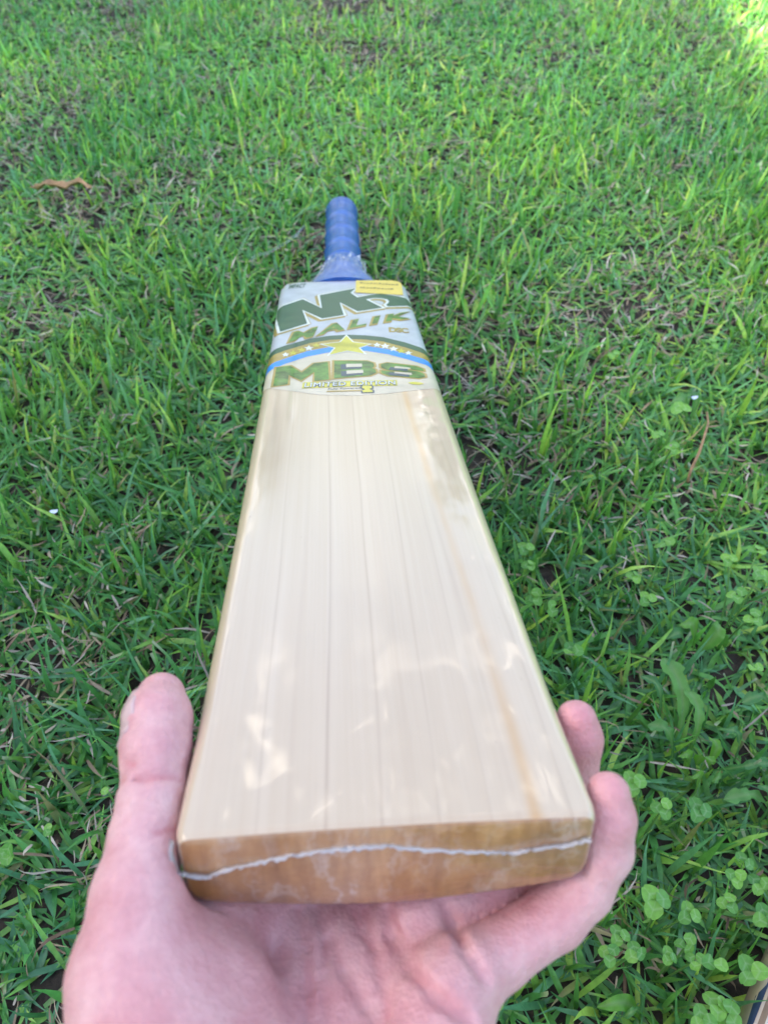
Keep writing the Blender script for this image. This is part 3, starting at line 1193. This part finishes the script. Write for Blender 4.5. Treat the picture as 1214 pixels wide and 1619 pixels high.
def surface_nets(d):
    s = d < 0
    nx, ny, nz = d.shape
    cs = np.zeros((nx - 1, ny - 1, nz - 1), np.int8)
    for i in (0, 1):
        for j in (0, 1):
            for k in (0, 1):
                cs += s[i:nx - 1 + i, j:ny - 1 + j, k:nz - 1 + k]
    act = (cs > 0) & (cs < 8)
    ci = np.argwhere(act)
    idx = -np.ones(act.shape, np.int64)
    idx[act] = np.arange(len(ci))
    acc = np.zeros((len(ci), 3))
    cnt = np.zeros(len(ci))
    corners = [(i, j, k) for i in (0, 1) for j in (0, 1) for k in (0, 1)]
    for a in corners:
        for ax in range(3):
            if a[ax] == 1:
                continue
            b = list(a)
            b[ax] = 1
            va = d[ci[:, 0] + a[0], ci[:, 1] + a[1], ci[:, 2] + a[2]]
            vb = d[ci[:, 0] + b[0], ci[:, 1] + b[1], ci[:, 2] + b[2]]
            m = (va < 0) != (vb < 0)
            t = np.where(m, va / np.where(m, va - vb, 1), 0)
            pt = np.array(a, float)[None, :].repeat(len(ci), 0)
            pt[:, ax] += t
            acc[m] += pt[m]
            cnt[m] += 1
    V = lo + RES * (ci + acc / cnt[:, None])
    F = []
    for ax in range(3):
        o1, o2 = [(1, 2), (2, 0), (0, 1)][ax]
        sl0 = [slice(1, -1)] * 3
        sl1 = [slice(1, -1)] * 3
        sl0[ax] = slice(0, -1)
        sl1[ax] = slice(1, None)
        A, B = s[tuple(sl0)], s[tuple(sl1)]
        e = np.argwhere(A != B)
        flip = A[tuple(e.T)]
        base = e.copy()
        for a2 in range(3):
            if a2 != ax:
                base[:, a2] += 1
        def cell(p, q):
            c = base.copy()
            c[:, o1] -= p
            c[:, o2] -= q
            return idx[c[:, 0], c[:, 1], c[:, 2]]
        ok = (base[:, ax] < act.shape[ax])
        qd = np.c_[cell(1, 1), cell(0, 1), cell(0, 0), cell(1, 0)]
        qd[~flip] = qd[~flip][:, ::-1]
        F.append(qd[ok])
    F = np.concatenate(F)
    F = F[(F >= 0).all(1)]
    return V, F


HV, HF = surface_nets(d)
bm = bmesh.new()
bv = [bm.verts.new(v / 1000.) for v in HV]
bm.verts.ensure_lookup_table()
for f in HF:
    try:
        bm.faces.new([bv[i] for i in f])
    except ValueError:
        pass
# keep only the part joined to the palm, smooth it, then draw the open cut out into a forearm
for _ in range(2):
    bmesh.ops.smooth_vert(bm, verts=bm.verts, factor=.3, use_axis_x=True, use_axis_y=True, use_axis_z=True)
bedges = [e for e in bm.edges if e.is_boundary and (e.verts[0].co.y + e.verts[1].co.y) / 2 < -.12]
for step in range(7):
    ret = bmesh.ops.extrude_edge_only(bm, edges=bedges)
    nv = [x for x in ret['geom'] if isinstance(x, bmesh.types.BMVert)]
    bedges = [x for x in ret['geom'] if isinstance(x, bmesh.types.BMEdge)]
    c = sum((x.co for x in nv), Vector()) / len(nv)
    k = (1.0, 1.03, 1.06, 1.07, 1.06, 1.04, 1.03)[step]
    for x in nv:
        x.co = c + (x.co - c) * k + Vector((-.002, -.034, -.012))
if bedges:
    bmesh.ops.holes_fill(bm, edges=bedges, sides=0)
bmesh.ops.recalc_face_normals(bm, faces=bm.faces)
me = bpy.data.meshes.new('hand')
bm.to_mesh(me)
bm.free()
me.materials.append(SKIN)
me.polygons.foreach_set('use_smooth', [True] * len(me.polygons))
co = np.empty(len(me.vertices) * 3, np.float32)
me.vertices.foreach_get('co', co)
co = co.reshape(-1, 3) * 1000
fl = np.zeros(len(co), np.float32)
for c, r_, k in (((62, 12, -6), 13, .45), ((61, 37, -8), 16, .55), ((-70, 54, -2), 22, .35), ((-60, -22, -18), 20, .18), ((-30, -25, -30), 22, .22), ((40, 0, -38), 16, .2)):
    fl += k * np.exp(-((co - np.array(c)) ** 2).sum(1) / (r_ * r_))
for p, q, wd in flush_pts:
    e = q - p
    h = np.clip(((co - p) @ e) / (e @ e + 1e-9), 0, 1)
    dd = ((co - p - h[:, None] * e) ** 2).sum(1)
    fl = np.maximum(fl, .60 * np.exp(-dd / (wd * wd)))
at = me.attributes.new('flush', 'FLOAT', 'POINT')
at.data.foreach_set('value', np.clip(fl, 0, .8))
hand = link(bpy.data.objects.new('hand', me))
hand.matrix_world = BATW
tag(hand, 'bare left hand held palm up, cradling the toe of the wooden bat', 'hand')
# thumbnail on the far side of the thumb tip
NAIL = make_plain('nail', (.58, .40, .39), .25, coat=False, vary=.05)
V, F = [], []
p0, p1 = np.array([-65.2, 37, -5.2]), np.array([-66.7, 54.5, -3.0])
ax = (p1 - p0) / np.linalg.norm(p1 - p0)
e1 = np.array([-1., 0, .22])
e1 -= ax * (e1 @ ax)
e1 /= np.linalg.norm(e1)
e2 = np.cross(ax, e1)
nr, nc = 9, 11
for i in range(nr):
    t = i / (nr - 1)
    rad = 10.35 - 2.0 * max(0, t - .45) ** 1.5 * 2
    for j in range(nc):
        s = (j / (nc - 1) - .5) * 2
        aa = s * .80 * (1 - .25 * max(0, .25 - t) * 4)
        dv = e1 * math.cos(aa) + e2 * math.sin(aa)
        c0 = p0 + (p1 - p0) * t
        for q_ in np.arange(3., 16., .1):                  # lie on the skin
            i3 = tuple(((c0 + dv * q_ - lo) / RES).round().astype(int))
            if d[i3] > 0:
                break
        V.append((c0 + dv * (q_ + .30 - .5 * abs(s) ** 3)) / 1000)
for i in range(nr - 1):
    for j in range(nc - 1):
        F.append((i * nc + j, i * nc + j + 1, (i + 1) * nc + j + 1, (i + 1) * nc + j))
nail = mesh_obj('thumbnail', V, F, NAIL, hand)
md = nail.modifiers.new('thick', 'SOLIDIFY')
md.thickness = .0007

# ------------------------------------------------------------------ second bat at the lower right, lying on the grass
ea, eb = ground_at(1170, 1619, .050), ground_at(1214, 1503, .050)
ey = (eb - ea) / np.linalg.norm(eb - ea)
ex = np.array([ey[1], -ey[0], 0.])
ez = np.array([0, 0, 1.])
org = ea + ex * .0575 - ey * .43
B2 = Matrix.Identity(4)
for i in range(3):
    B2[i][0], B2[i][1], B2[i][2], B2[i][3] = ex[i], ey[i], ez[i], org[i]
bat2 = empty('cricket_bat')
bat2.matrix_world = B2
tag(bat2, 'second cricket bat with white and navy sticker, its edge showing in the lower right corner', 'cricket bat')
make_blade(bat2)
lathe('grip', stn, GRIP.m, bat2)


def uv2(px, py):
    q = ground_at(px, py, .048) - org
    return float(q @ ex), float(q @ ey)


zz = lambda x, y: uv2(1114 + x / 11.65, 1480 + y / 11.65)
EDGE_BROWN = make_plain('edge_brown', (.20, .12, .06), .5)
s2 = decal('sticker', [[(-.0485, .30), (-.0485, LB - .02), (.0485, LB - .02), (.0485, .30)]], .0001, PRINT_WHITE, bat2)
l0, l1 = zz(975, 1619), zz(1165, 1115)
decal('brown_line', [[(l0[0], .30), (l0[0], LB - .03), (l0[0] + .0028, LB - .03), (l0[0] + .0028, .30)]], .0002, EDGE_BROWN, s2)
decal('bare_panel', [[(l0[0] + .0028, .30), (l0[0] + .0028, LB - .03), (.03, LB - .03), (.03, .30)]], .0002, PRINT_CREAM, s2)
nv_ = [zz(815, 1619), zz(1000, 1060), zz(1150, 890), (zz(1150, 890)[0] + .001, zz(1150, 890)[1] + .01), zz(1060, 1215), zz(930, 1560), zz(905, 1619), zz(880, 1700), zz(790, 1700)]
decal('navy_print', [nv_], .0003, PRINT_NAVY, s2)
decal('edge_line', [[(-.0500, .29), (-.0500, LB - .015), (-.0484, LB - .015), (-.0484, .29)]], .0002, EDGE_BROWN, s2)

# ------------------------------------------------------------------ grass


def blade_mesh(name, x, y, z, L, W, az, lean, curl, twist, col_b, col_t, tipcut, mat, rows=4, fold=.18, cols=3):
    """all the blades as one mesh; every argument is an array with one value per blade"""
    N = len(x)
    t = np.linspace(0, 1, rows + 1)
    th = lean[:, None] + curl[:, None] * t[None, :]
    azz = az[:, None] + twist[:, None] * t[None, :] ** 2
    st_ = (L / rows)[:, None]
    mid = (th[:, 1:] + th[:, :-1]) / 2
    am = (azz[:, 1:] + azz[:, :-1]) / 2
    dx = np.c_[np.zeros(N), np.cumsum(np.sin(mid) * np.cos(am) * st_, 1)]
    dy = np.c_[np.zeros(N), np.cumsum(np.sin(mid) * np.sin(am) * st_, 1)]
    dz = np.c_[np.zeros(N), np.cumsum(np.cos(mid) * st_, 1)]
    zz_ = np.maximum(z[:, None] + dz, .0015 + .002 * t[None, :])
    ctr = np.stack([x[:, None] + dx, y[:, None] + dy, zz_], -1)              # N,R,3
    side = np.stack([-np.sin(azz), np.cos(azz), np.zeros_like(azz)], -1)
    nrm = np.stack([-np.cos(th) * np.cos(azz), -np.cos(th) * np.sin(azz), np.sin(th)], -1)
    prof = (.62 + .38 * np.sin(np.pi * np.minimum(t / .75, 1))) * (1 - np.clip((t - .45) / .55, 0, 1) ** 1.7)
    prof = prof[None, :] + tipcut[:, None] * np.clip((t[None, :] - .7) / .3, 0, 1) * .55
    w = (W[:, None] * .5 * np.maximum(prof, .03))[..., None]
    if cols == 3:
        P = np.stack([ctr - side * w, ctr - nrm * w * fold * 2, ctr + side * w], 2)  # N,R,3,3
    else:
        P = np.stack([ctr - side * w, ctr + side * w], 2)
    Rr = rows + 1
    P = P.reshape(-1, 3).astype(np.float32)
    base = (np.arange(N) * Rr * cols)[:, None]
    q = []
    for r_ in range(rows):
        for c in range(cols - 1):
            a = r_ * cols + c
            q.append([a, a + 1, a + 1 + cols, a + cols])
    q = np.array(q)
    F = (base[:, :, None] + q[None]).reshape(-1, 4)
    me = bpy.data.meshes.new(name)
    me.vertices.add(len(P))
    me.vertices.foreach_set('co', P.ravel())
    me.loops.add(F.size)
    me.loops.foreach_set('vertex_index', F.ravel().astype(np.int32))
    me.polygons.add(len(F))
    me.polygons.foreach_set('loop_start', (np.arange(len(F)) * 4).astype(np.int32))
    me.polygons.foreach_set('loop_total', np.full(len(F), 4, np.int32))
    me.polygons.foreach_set('use_smooth', np.ones(len(F), bool))
    me.update(calc_edges=True)
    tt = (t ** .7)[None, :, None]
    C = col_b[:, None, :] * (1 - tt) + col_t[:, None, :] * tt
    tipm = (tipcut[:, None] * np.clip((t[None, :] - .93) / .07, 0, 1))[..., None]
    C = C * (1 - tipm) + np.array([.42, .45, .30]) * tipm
    C = np.repeat(C[:, :, None, :], cols, 2).reshape(-1, 3)
    C = np.c_[C, np.ones(len(C))].astype(np.float32)
    at = me.attributes.new('col', 'FLOAT_COLOR', 'POINT')
    at.data.foreach_set('color', C.ravel())
    me.materials.append(mat)
    return link(bpy.data.objects.new(name, me))


Binv = BATW.inverted()
hc0 = np.array(BATW @ Vector((0, LB - .03, -.02)))
hc1 = np.array(BATW @ Vector((0, H1, z_h1)))


def near_handle(x, y):
    e = (hc1 - hc0)[:2]
    h = np.clip(((x - hc0[0]) * e[0] + (y - hc0[1]) * e[1]) / (e @ e), 0, 1)
    return np.hypot(x - hc0[0] - h * e[0], y - hc0[1] - h * e[1]), h


def in_bat2(x, y):
    u = (x - org[0]) * ex[0] + (y - org[1]) * ex[1]
    v = (x - org[0]) * ey[0] + (y - org[1]) * ey[1]
    return (np.abs(u) < np.where(v > LB + .02, .016, .058)) & (v > -.01) & (v < LB + .29)


def scatter(n, x0, x1, y0, y1, keep):
    X, Y = [], []
    c = 0
    while c < n:
        x = rng.uniform(x0, x1, n)
        y = rng.uniform(y0, y1, n)
        k = keep(x, y)
        X.append(x[k])
        Y.append(y[k])
        c += k.sum()
    return np.concatenate(X)[:n], np.concatenate(Y)[:n]


bare = lambda x, y: vnoise(x, y, 9, 3) * .6 + vnoise(x, y, 21, 4) * .4        # thin spots where straw shows
in_view = lambda x, y: np.abs(x) < .36 + .36 * np.maximum(y, 0)


def jit(n, s):
    return rng.normal(0, s, n)


def live_colors(n, x, y):
    base = np.array([[.092, .31, .080], [.135, .40, .082], [.25, .53, .085], [.40, .65, .115], [.12, .35, .150]])
    k = rng.choice(5, n, p=[.28, .30, .16, .05, .21])
    c = base[k] * (1 + jit(n, .16))[:, None]
    warm = vnoise(x, y, 4, 11)[:, None]
    c = c * (1 + (warm - .5) * np.array([.7, .35, .1]))
    c = c * (1 + np.clip((y - .45) / .9, 0, 1)[:, None] * np.array([1.05, .75, .70]))  # stronger light towards the far end, painted into the blade colour
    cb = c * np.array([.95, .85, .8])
    dead = rng.random(n) < .035
    c[dead] = np.array([.36, .28, .14]) * (1 + jit(dead.sum(), .2))[:, None]
    return np.clip(cb, .005, 1), np.clip(c, .005, 1)


N = 115000
x, y = scatter(N, -1.15, 1.15, -.22, 1.95, lambda x, y: in_view(x, y) & (rng.random(len(x)) < np.clip(1.35 - 1.5 * np.clip(bare(x, y) - .45, 0, 1) * 2.2, .12, 1)) & ~in_bat2(x, y))
# gather into tufts
cell = .016
jx, jy = np.floor(x / cell), np.floor(y / cell)
hx = np.modf(np.sin(jx * 127.1 + jy * 311.7) * 43758.5453)[0] * .5 + .5
hy = np.modf(np.sin(jx * 269.5 + jy * 183.3) * 43758.5453)[0] * .5 + .5
x = x + ((jx + np.abs(hx)) * cell - x) * .55
y = y + ((jy + np.abs(hy)) * cell - y) * .55
L = np.clip(rng.gamma(5, .0050, N), .008, .070)
tall = vnoise(x, y, 6, 21)
L *= .65 + .65 * tall
L *= 1 - .28 * np.clip((y - .5) / .8, 0, 1)
L[rng.random(N) < .02] *= 1.7
W = np.clip(rng.normal(.0033, .0009, N), .0013, .0058)
lean = np.abs(rng.normal(.95, .42, N))
curl = rng.normal(.60, .60, N)
up = rng.random(N) < .06 + .22 * np.clip((tall - .4) * 2.2, 0, 1)
lean[up] = np.abs(rng.normal(.18, .14, up.sum()))
curl[up] = rng.normal(.35, .25, up.sum())
dh, hh = near_handle(x, y)
close = dh < .034
L[close & (hh > .35)] *= .35
L[close & (hh <= .35)] *= .7
az = rng.uniform(0, 2 * np.pi, N)
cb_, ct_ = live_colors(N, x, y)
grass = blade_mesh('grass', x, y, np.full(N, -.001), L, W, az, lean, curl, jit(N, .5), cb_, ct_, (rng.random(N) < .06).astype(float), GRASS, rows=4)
tag(grass, 'short green lawn grass all round the bat', 'grass', kind='stuff')

# lawn outside the picture, thinning out with distance
N = 95000
x, y = scatter(N, -2.3, 4.0, -1.6, 5.2, lambda x, y: ~(in_view(x, y) & (y < 1.95) & (y > -.22)) & ~in_bat2(x, y) & (rng.random(len(x)) < np.exp(-1.1 * np.clip(np.hypot(np.maximum(np.abs(x) - .36 - .36 * np.clip(y, 0, 1.95), 0), np.maximum(np.abs(y - .86) - 1.08, 0)), 0, 3))))
L = np.clip(rng.gamma(6, .0062, N), .015, .08)
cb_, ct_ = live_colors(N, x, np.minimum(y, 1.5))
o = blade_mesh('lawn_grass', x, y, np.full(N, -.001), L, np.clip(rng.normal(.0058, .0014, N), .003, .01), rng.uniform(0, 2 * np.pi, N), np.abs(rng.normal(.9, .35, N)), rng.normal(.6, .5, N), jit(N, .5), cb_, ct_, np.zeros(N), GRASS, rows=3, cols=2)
tag(o, 'lawn grass farther out around the bat', 'grass', kind='stuff')

# dry thatch
N = 23000
x, y = scatter(N, -1.15, 1.15, -.22, 1.95, lambda x, y: in_view(x, y) & (rng.random(len(x)) < np.clip((bare(x, y) - .38) * 3.4, .14, 1)) & ~in_bat2(x, y))
pal = np.array([[.46, .36, .24], [.64, .55, .45], [.31, .22, .14], [.42, .36, .30], [.19, .12, .075]])
c = pal[rng.choice(5, N, p=[.26, .15, .25, .18, .16])] * (1 + jit(N, .15))[:, None]
straw = blade_mesh('dry_thatch', x, y, rng.uniform(.001, .018, N) * (1 + .5 * np.clip(y - .4, 0, 1)), np.clip(rng.gamma(3, .0052, N), .004, .034), np.clip(rng.normal(.0014, .0006, N), .0006, .0032), rng.uniform(0, 2 * np.pi, N), rng.normal(1.35, .25, N), rng.normal(.2, .35, N), jit(N, .9), np.clip(c * .8, .01, 1), np.clip(c, .01, 1), np.zeros(N), STRAW, rows=4, cols=2)
tag(straw, 'dry straw-coloured thatch between the grass blades', 'dry grass', kind='stuff')

# ------------------------------------------------------------------ clover
CLOVER = make_leaf('clover_leaf', (.095, .30, .055), (.23, .50, .075), (.45, .60, .36))
STEMM = make_plain('clover_stem', (.10, .24, .05), .5, coat=False)
V, F = [], []
NR, NCC = 8, 8
for i in range(NR + 1):
    t = i / NR
    hw = .50 * (math.sin(math.pi * min(1, t * .93 + .02) ** .80)) ** .62 if t > 0 else .03
    for j in range(NCC + 1):
        s = (j / NCC - .5) * 2
        yy = t - .06 * max(0, 1 - abs(s) * 2.4) * t ** 4
        V.append((hw * s, yy, .10 * abs(s) ** 1.3 * hw * 2 + .05 * math.sin(t * 3) - .08 * t * t))
for i in range(NR):
    for j in range(NCC):
        a = i * (NCC + 1) + j
        F.append((a, a + 1, a + NCC + 2, a + NCC + 1))
leaf_me = bpy.data.meshes.new('leaflet')
leaf_me.from_pydata(V, [], F)
leaf_me.materials.append(CLOVER)
leaf_me.polygons.foreach_set('use_smooth', [True] * len(F))


def tube(name, pts, r0, r1, mat, parent, n=6):
    V, F = [], []
    pts = [np.array(p, float) for p in pts]
    for i, p in enumerate(pts):
        tdir = pts[min(i + 1, len(pts) - 1)] - pts[max(i - 1, 0)]
        tdir /= np.linalg.norm(tdir) + 1e-12
        a = np.cross(tdir, [0.3, .2, 1.0])
        a /= np.linalg.norm(a) + 1e-12
        b = np.cross(tdir, a)
        r_ = r0 + (r1 - r0) * i / (len(pts) - 1)
        for k in range(n):
            an = 2 * math.pi * k / n
            V.append(p + (a * math.cos(an) + b * math.sin(an)) * r_)
    for i in range(len(pts) - 1):
        for k in range(n):
            j = (k + 1) % n
            F.append((i * n + k, i * n + j, (i + 1) * n + j, (i + 1) * n + k))
    F.append(tuple(reversed(range(n))))
    F.append(tuple(range((len(pts) - 1) * n, len(pts) * n)))
    return mesh_obj(name, V, F, mat, parent)


def clover(label, leaves):
    """leaves: (px, py, leaflet length in px, turn deg, leaflets)"""
    hts = [.046 + .012 * rng.random() for _ in leaves]
    cs = [ground_at(px, py, h) for (px, py, *_), h in zip(leaves, hts)]
    base = sum(cs) / len(cs)
    base = np.array([base[0], base[1] - .004, 0.])
    root = tag(empty('clover_plant', tuple(base)), label, 'clover', 'clover plants in the lawn')
    for (px, py, size, turn, cnt), c, h in zip(leaves, cs, hts):
        q = c - base
        st0 = np.array([q[0] * .25, q[1] * .25, .0])
        mids = [st0 + (q - st0) * t + np.array([0, 0, .35 * h * math.sin(math.pi * t)]) * .5 for t in np.linspace(0, 1, 7)]
        mids[-1] = q
        stem = tube('stem', mids, .0007, .0006, STEMM, root)
        dist = np.linalg.norm((c - CAMP) @ np.array([0, cp, -sp]))
        ln = .92 * size * ((c - CAMP) @ np.array([0, cp, -sp])) / FPX
        for k in range(cnt):
            o = bpy.data.objects.new('leaflet', leaf_me)
            link(o, stem)
            a = R(turn) + k * R(120) + rng.normal(0, .10)
            tilt = rng.normal(-.05, .30)
            o.matrix_local = Matrix.Translation(Vector(q) + Vector((0, 0, .0012 * k))) @ Matrix.Rotation(.25 * rng.normal(), 4, 'X') @ Matrix.Rotation(a, 4, 'Z') @ Matrix.Rotation(tilt, 4, 'X') @ Matrix.Diagonal((ln * 1.05, ln, ln, 1))


clover('large three-leaved clover rising above the rest, below the little finger', [(1035, 1425, 31, 35, 3), (1088, 1446, 22, 10, 3)])
clover('bright clover cluster low between the hand and the second bat', [(978, 1480, 20, 20, 3), (962, 1510, 20, 55, 3), (1004, 1506, 22, 0, 3)])
clover('pale clover sprigs just under the large three-leaved clover', [(1084, 1494, 20, 80, 3), (1056, 1512, 17, 15, 3), (1098, 1520, 18, 50, 3)])
clover('dark clover leaves close against the edge of the second bat', [(1184, 1536, 28, 30, 3), (1128, 1519, 24, 100, 2)])
clover('broad clover leaves at the bottom beside the second bat corner', [(1132, 1590, 27, 40, 3), (1150, 1604, 28, 95, 3), (1108, 1612, 24, 10, 3)])
clover('group of small clover leaves at the right edge above the second bat', [(1174, 1364, 19, 10, 3), (1160, 1388, 19, 60, 3), (1198, 1398, 20, 30, 3), (1150, 1428, 19, 85, 3), (1208, 1450, 24, 0, 3)])
clover('two-leaflet clover touching the wrist side of the palm at the bottom', [(770, 1583, 30, 150, 2)])
clover('clover leaves right beside the tip of the little finger', [(1000, 1240, 24, 30, 3), (1046, 1279, 20, 75, 3), (1104, 1282, 24, 20, 3)])
clover('bright clover leaf between the bat edge and the ring finger', [(903, 1031, 20, 10, 3), (874, 962, 18, 50, 2), (844, 946, 17, 90, 3)])
clover('clover sprig close to the right edge of the bat, upper of two', [(830, 868, 16, 30, 3), (836, 895, 14, 80, 3)])
clover('clover sprigs in the middle right of the lawn above the dandelions', [(1022, 948, 16, 20, 3), (1002, 912, 15, 70, 3), (1051, 864, 17, 45, 3)])
clover('clover patch at the right border beside the dry straw', [(1200, 908, 18, 10, 3), (1163, 942, 17, 60, 3), (1190, 978, 18, 100, 3), (1150, 886, 15, 30, 3), (1196, 872, 17, 80, 3), (1190, 1056, 16, 15, 3)])
clover('small clover left of the bent brown stalk', [(1038, 688, 13, 25, 3), (1062, 710, 13, 80, 3), (1074, 648, 19, 10, 3)])
clover('distant clover above the bent brown stalk', [(968, 562, 12, 40, 3), (1124, 544, 13, 90, 3)])
clover('clover at the left picture border below the thumb', [(14, 1352, 22, 90, 3), (80, 1312, 14, 40, 2)])
clover('single small clover leaf peeking out beside the thumb', [(172, 1252, 14, 80, 1)])
clover('faint clover far back near the top left', [(80, 192, 15, 20, 2), (262, 76, 13, 80, 3)])

# ------------------------------------------------------------------ dandelion rosettes
DAND = make_leaf('dandelion_leaf', (.065, .22, .062), (.14, .36, .065))
OVAL = make_leaf('plantain_leaf', (.12, .33, .035), (.17, .40, .055))


def weed_leaf(name, p_base, p_tip, width_px, root, base0, mat, lobes=5, h0=.006, h1=.030, arch=.012):
    a = ground_at(*p_base, h0)
    b = ground_at(*p_tip, h1)
    W_ = width_px * ((b - CAMP) @ np.array([0, cp, -sp])) / FPX
    e = b - a
    side = np.cross(e, [0, 0, 1.0])
    side /= np.linalg.norm(side)
    V, F, ribs = [], [], []
    n = 22
    roll = rng.normal(0, .15)
    for i in range(n + 1):
        t = i / n
        c = a + e * t + np.array([0, 0, arch * math.sin(math.pi * t)]) + side * .003 * math.sin(t * 4)
        if lobes:
            env = (.18 + .82 * t ** .9) * (1 - max(0, (t - .80) / .20) ** 2.2)
            saw = ((t * lobes) % 1.0)
            w = W_ * .5 * max(.03, env * (1 - .42 * saw * (1 if t < .82 else .2)))
        else:
            w = W_ * .5 * max(.05, math.sin(math.pi * (t * .97 + .015)) ** .7)
        wav = .0012 * math.sin(t * 19)
        for j, s in enumerate((-1, -.5, -.09, 0, .09, .5, 1)):
            V.append(c + side * (w * s) + np.array([0, 0, abs(s) * w * .28 + wav * s + roll * w * s]) - base0)
            ribs.append(1.0 if abs(s) < .1 else 0.0)
    for i in range(n):
        for j in range(6):
            k = i * 7 + j
            F.append((k, k + 1, k + 8, k + 7))
    o = mesh_obj(name, V, F, mat, root)
    at = o.data.attributes.new('rib', 'FLOAT', 'POINT')
    at.data.foreach_set('value', ribs)
    return o


def weed(name, label, cat, center, leaves):
    b0 = ground_at(*center, 0)
    root = tag(empty(name, tuple(b0)), label, cat)
    for (pb, pt, w, mat, lob) in leaves:
        weed_leaf('leaf', pb, pt, w, root, b0, mat, lob)


weed('dandelion_plant', 'toothed dandelion rosette right of the ring fingertip', 'dandelion', (1080, 1205), [
    ((1087, 1192), (1091, 1090), 30, DAND, 5), ((1070, 1175), (1055, 1040), 40, DAND, 4), ((1062, 1204), (1026, 1142), 32, DAND, 5),
    ((1040, 1140), (1016, 1066), 22, DAND, 6), ((1093, 1262), (1093, 1226), 20, OVAL, 0), ((1082, 1232), (1073, 1192), 18, OVAL, 0),
    ((1108, 1220), (1124, 1165), 16, OVAL, 0), ((1100, 1210), (1120, 1208), 24, OVAL, 0)])
weed('dandelion_plant', 'dandelion rosette at the right border with a long leaf pointing sideways', 'dandelion', (1205, 1225), [
    ((1122, 1219), (1216, 1213), 26, DAND, 4), ((1222, 1292), (1142, 1258), 32, DAND, 5), ((1160, 1205), (1145, 1150), 26, DAND, 3),
    ((1130, 1262), (1126, 1230), 26, DAND, 3), ((1222, 1134), (1170, 1106), 28, DAND, 5), ((1210, 1225), (1212, 1165), 30, DAND, 4), ((1200, 1300), (1205, 1240), 30, DAND, 4)])
weed('broad_weed', 'broad-leaved weed in the grass right of the bat, above the dandelions', 'weed', (1100, 1030), [
    ((1095, 1030), (1075, 985), 26, OVAL, 0), ((1100, 1032), (1140, 990), 26, DAND, 0), ((1085, 1035), (1052, 1006), 20, DAND, 0)])
weed('broad_weed', 'pale tongue-shaped weed leaf at the bottom, right of the palm', 'weed', (985, 1590), [
    ((1015, 1618), (944, 1584), 26, OVAL, 0), ((1010, 1622), (985, 1600), 18, DAND, 3)])
weed('broad_weed', 'blue-green broad leaf beside the bent brown stalk', 'weed', (1082, 672), [
    ((1085, 672), (1062, 632), 24, DAND, 0), ((1090, 668), (1092, 630), 20, DAND, 0)])

# ------------------------------------------------------------------ odd bits lying in the grass
TWIG = make_plain('dry_brown', (.34, .20, .10), .7, coat=False, vary=.35, sc_=200)
pts = [ground_at(*p, h) for p, h in (((1086, 762), .020), (1094 and (1092, 742), .030), ((1105, 715), .036), ((1113, 690), .036), ((1119, 668), .030), ((1117, 652), .022))]
tag(tube('dry_twig', pts, .0013, .0010, TWIG, None), 'bent brown dry stalk lying in the grass right of the bat', 'twig')
LEAFD = make_plain('dead_leaf', (.50, .30, .15), .7, coat=False, vary=.3, sc_=150)
V, F = [], []
px_ = np.linspace(48, 146, 16)
for i, xx in enumerate(px_):
    yy = 296 + 3 * math.sin(i * .9) - (4 if 9 < i < 13 else 0)
    c = ground_at(xx, yy, .040)
    w = .0052 * math.sin(math.pi * (i + .6) / 16.6) + .0012
    for s in (-1, 0, 1):
        V.append((c[0], c[1] + s * w * .7, c[2] + abs(s) * w * .9 + .0018 * rng.normal()))
for i in range(15):
    for j in range(2):
        k = i * 3 + j
        F.append((k, k + 1, k + 4, k + 3))
dl = mesh_obj('dry_leaf', V, F, LEAFD)
dl.modifiers.new('thick', 'SOLIDIFY').thickness = .0006
tag(dl, 'curled orange-brown dry leaf lying on the grass at the upper left', 'dry leaf')
pts = [ground_at(*p, h) for p, h in (((400, 424), .040), ((398, 410), .048), ((403, 404), .050), ((425, 400), .050), ((438, 392), .050), ((452, 384), .052), ((468, 372), .052), ((480, 358), .046))]
fine = []
for i in range(len(pts) - 1):
    for t in (0, .33, .66):
        fine.append(pts[i] * (1 - t) + pts[i + 1] * t)
fine.append(pts[-1])
tag(tube('plastic_strand', fine, .0011, .0016, FILM, None), 'thin clear plastic strand curling in the grass left of the blue grip', 'plastic strand')
PETAL = make_plain('pale_petal', (.62, .68, .85), .5, coat=False)


def petal(label, px, py, s):
    c = ground_at(px, py, .040)
    V, F = [(0, 0, 0)], []
    for k in range(8):
        a = 2 * math.pi * k / 8
        V.append((s * math.cos(a), s * .5 * math.sin(a), .0012 * math.cos(2 * a)))
    for k in range(8):
        F.append((0, 1 + k, 1 + (k + 1) % 8))
    o = mesh_obj('petal', V, F, PETAL)
    o.location = c
    o.rotation_euler = (.3, 0, .2)
    tag(o, label, 'petal')


petal('tiny white petal on the grass left of the bat', 86, 808, .0034)
petal('tiny pale blue petal beside the broad weed leaf, right of the bat', 1097, 628, .0034)
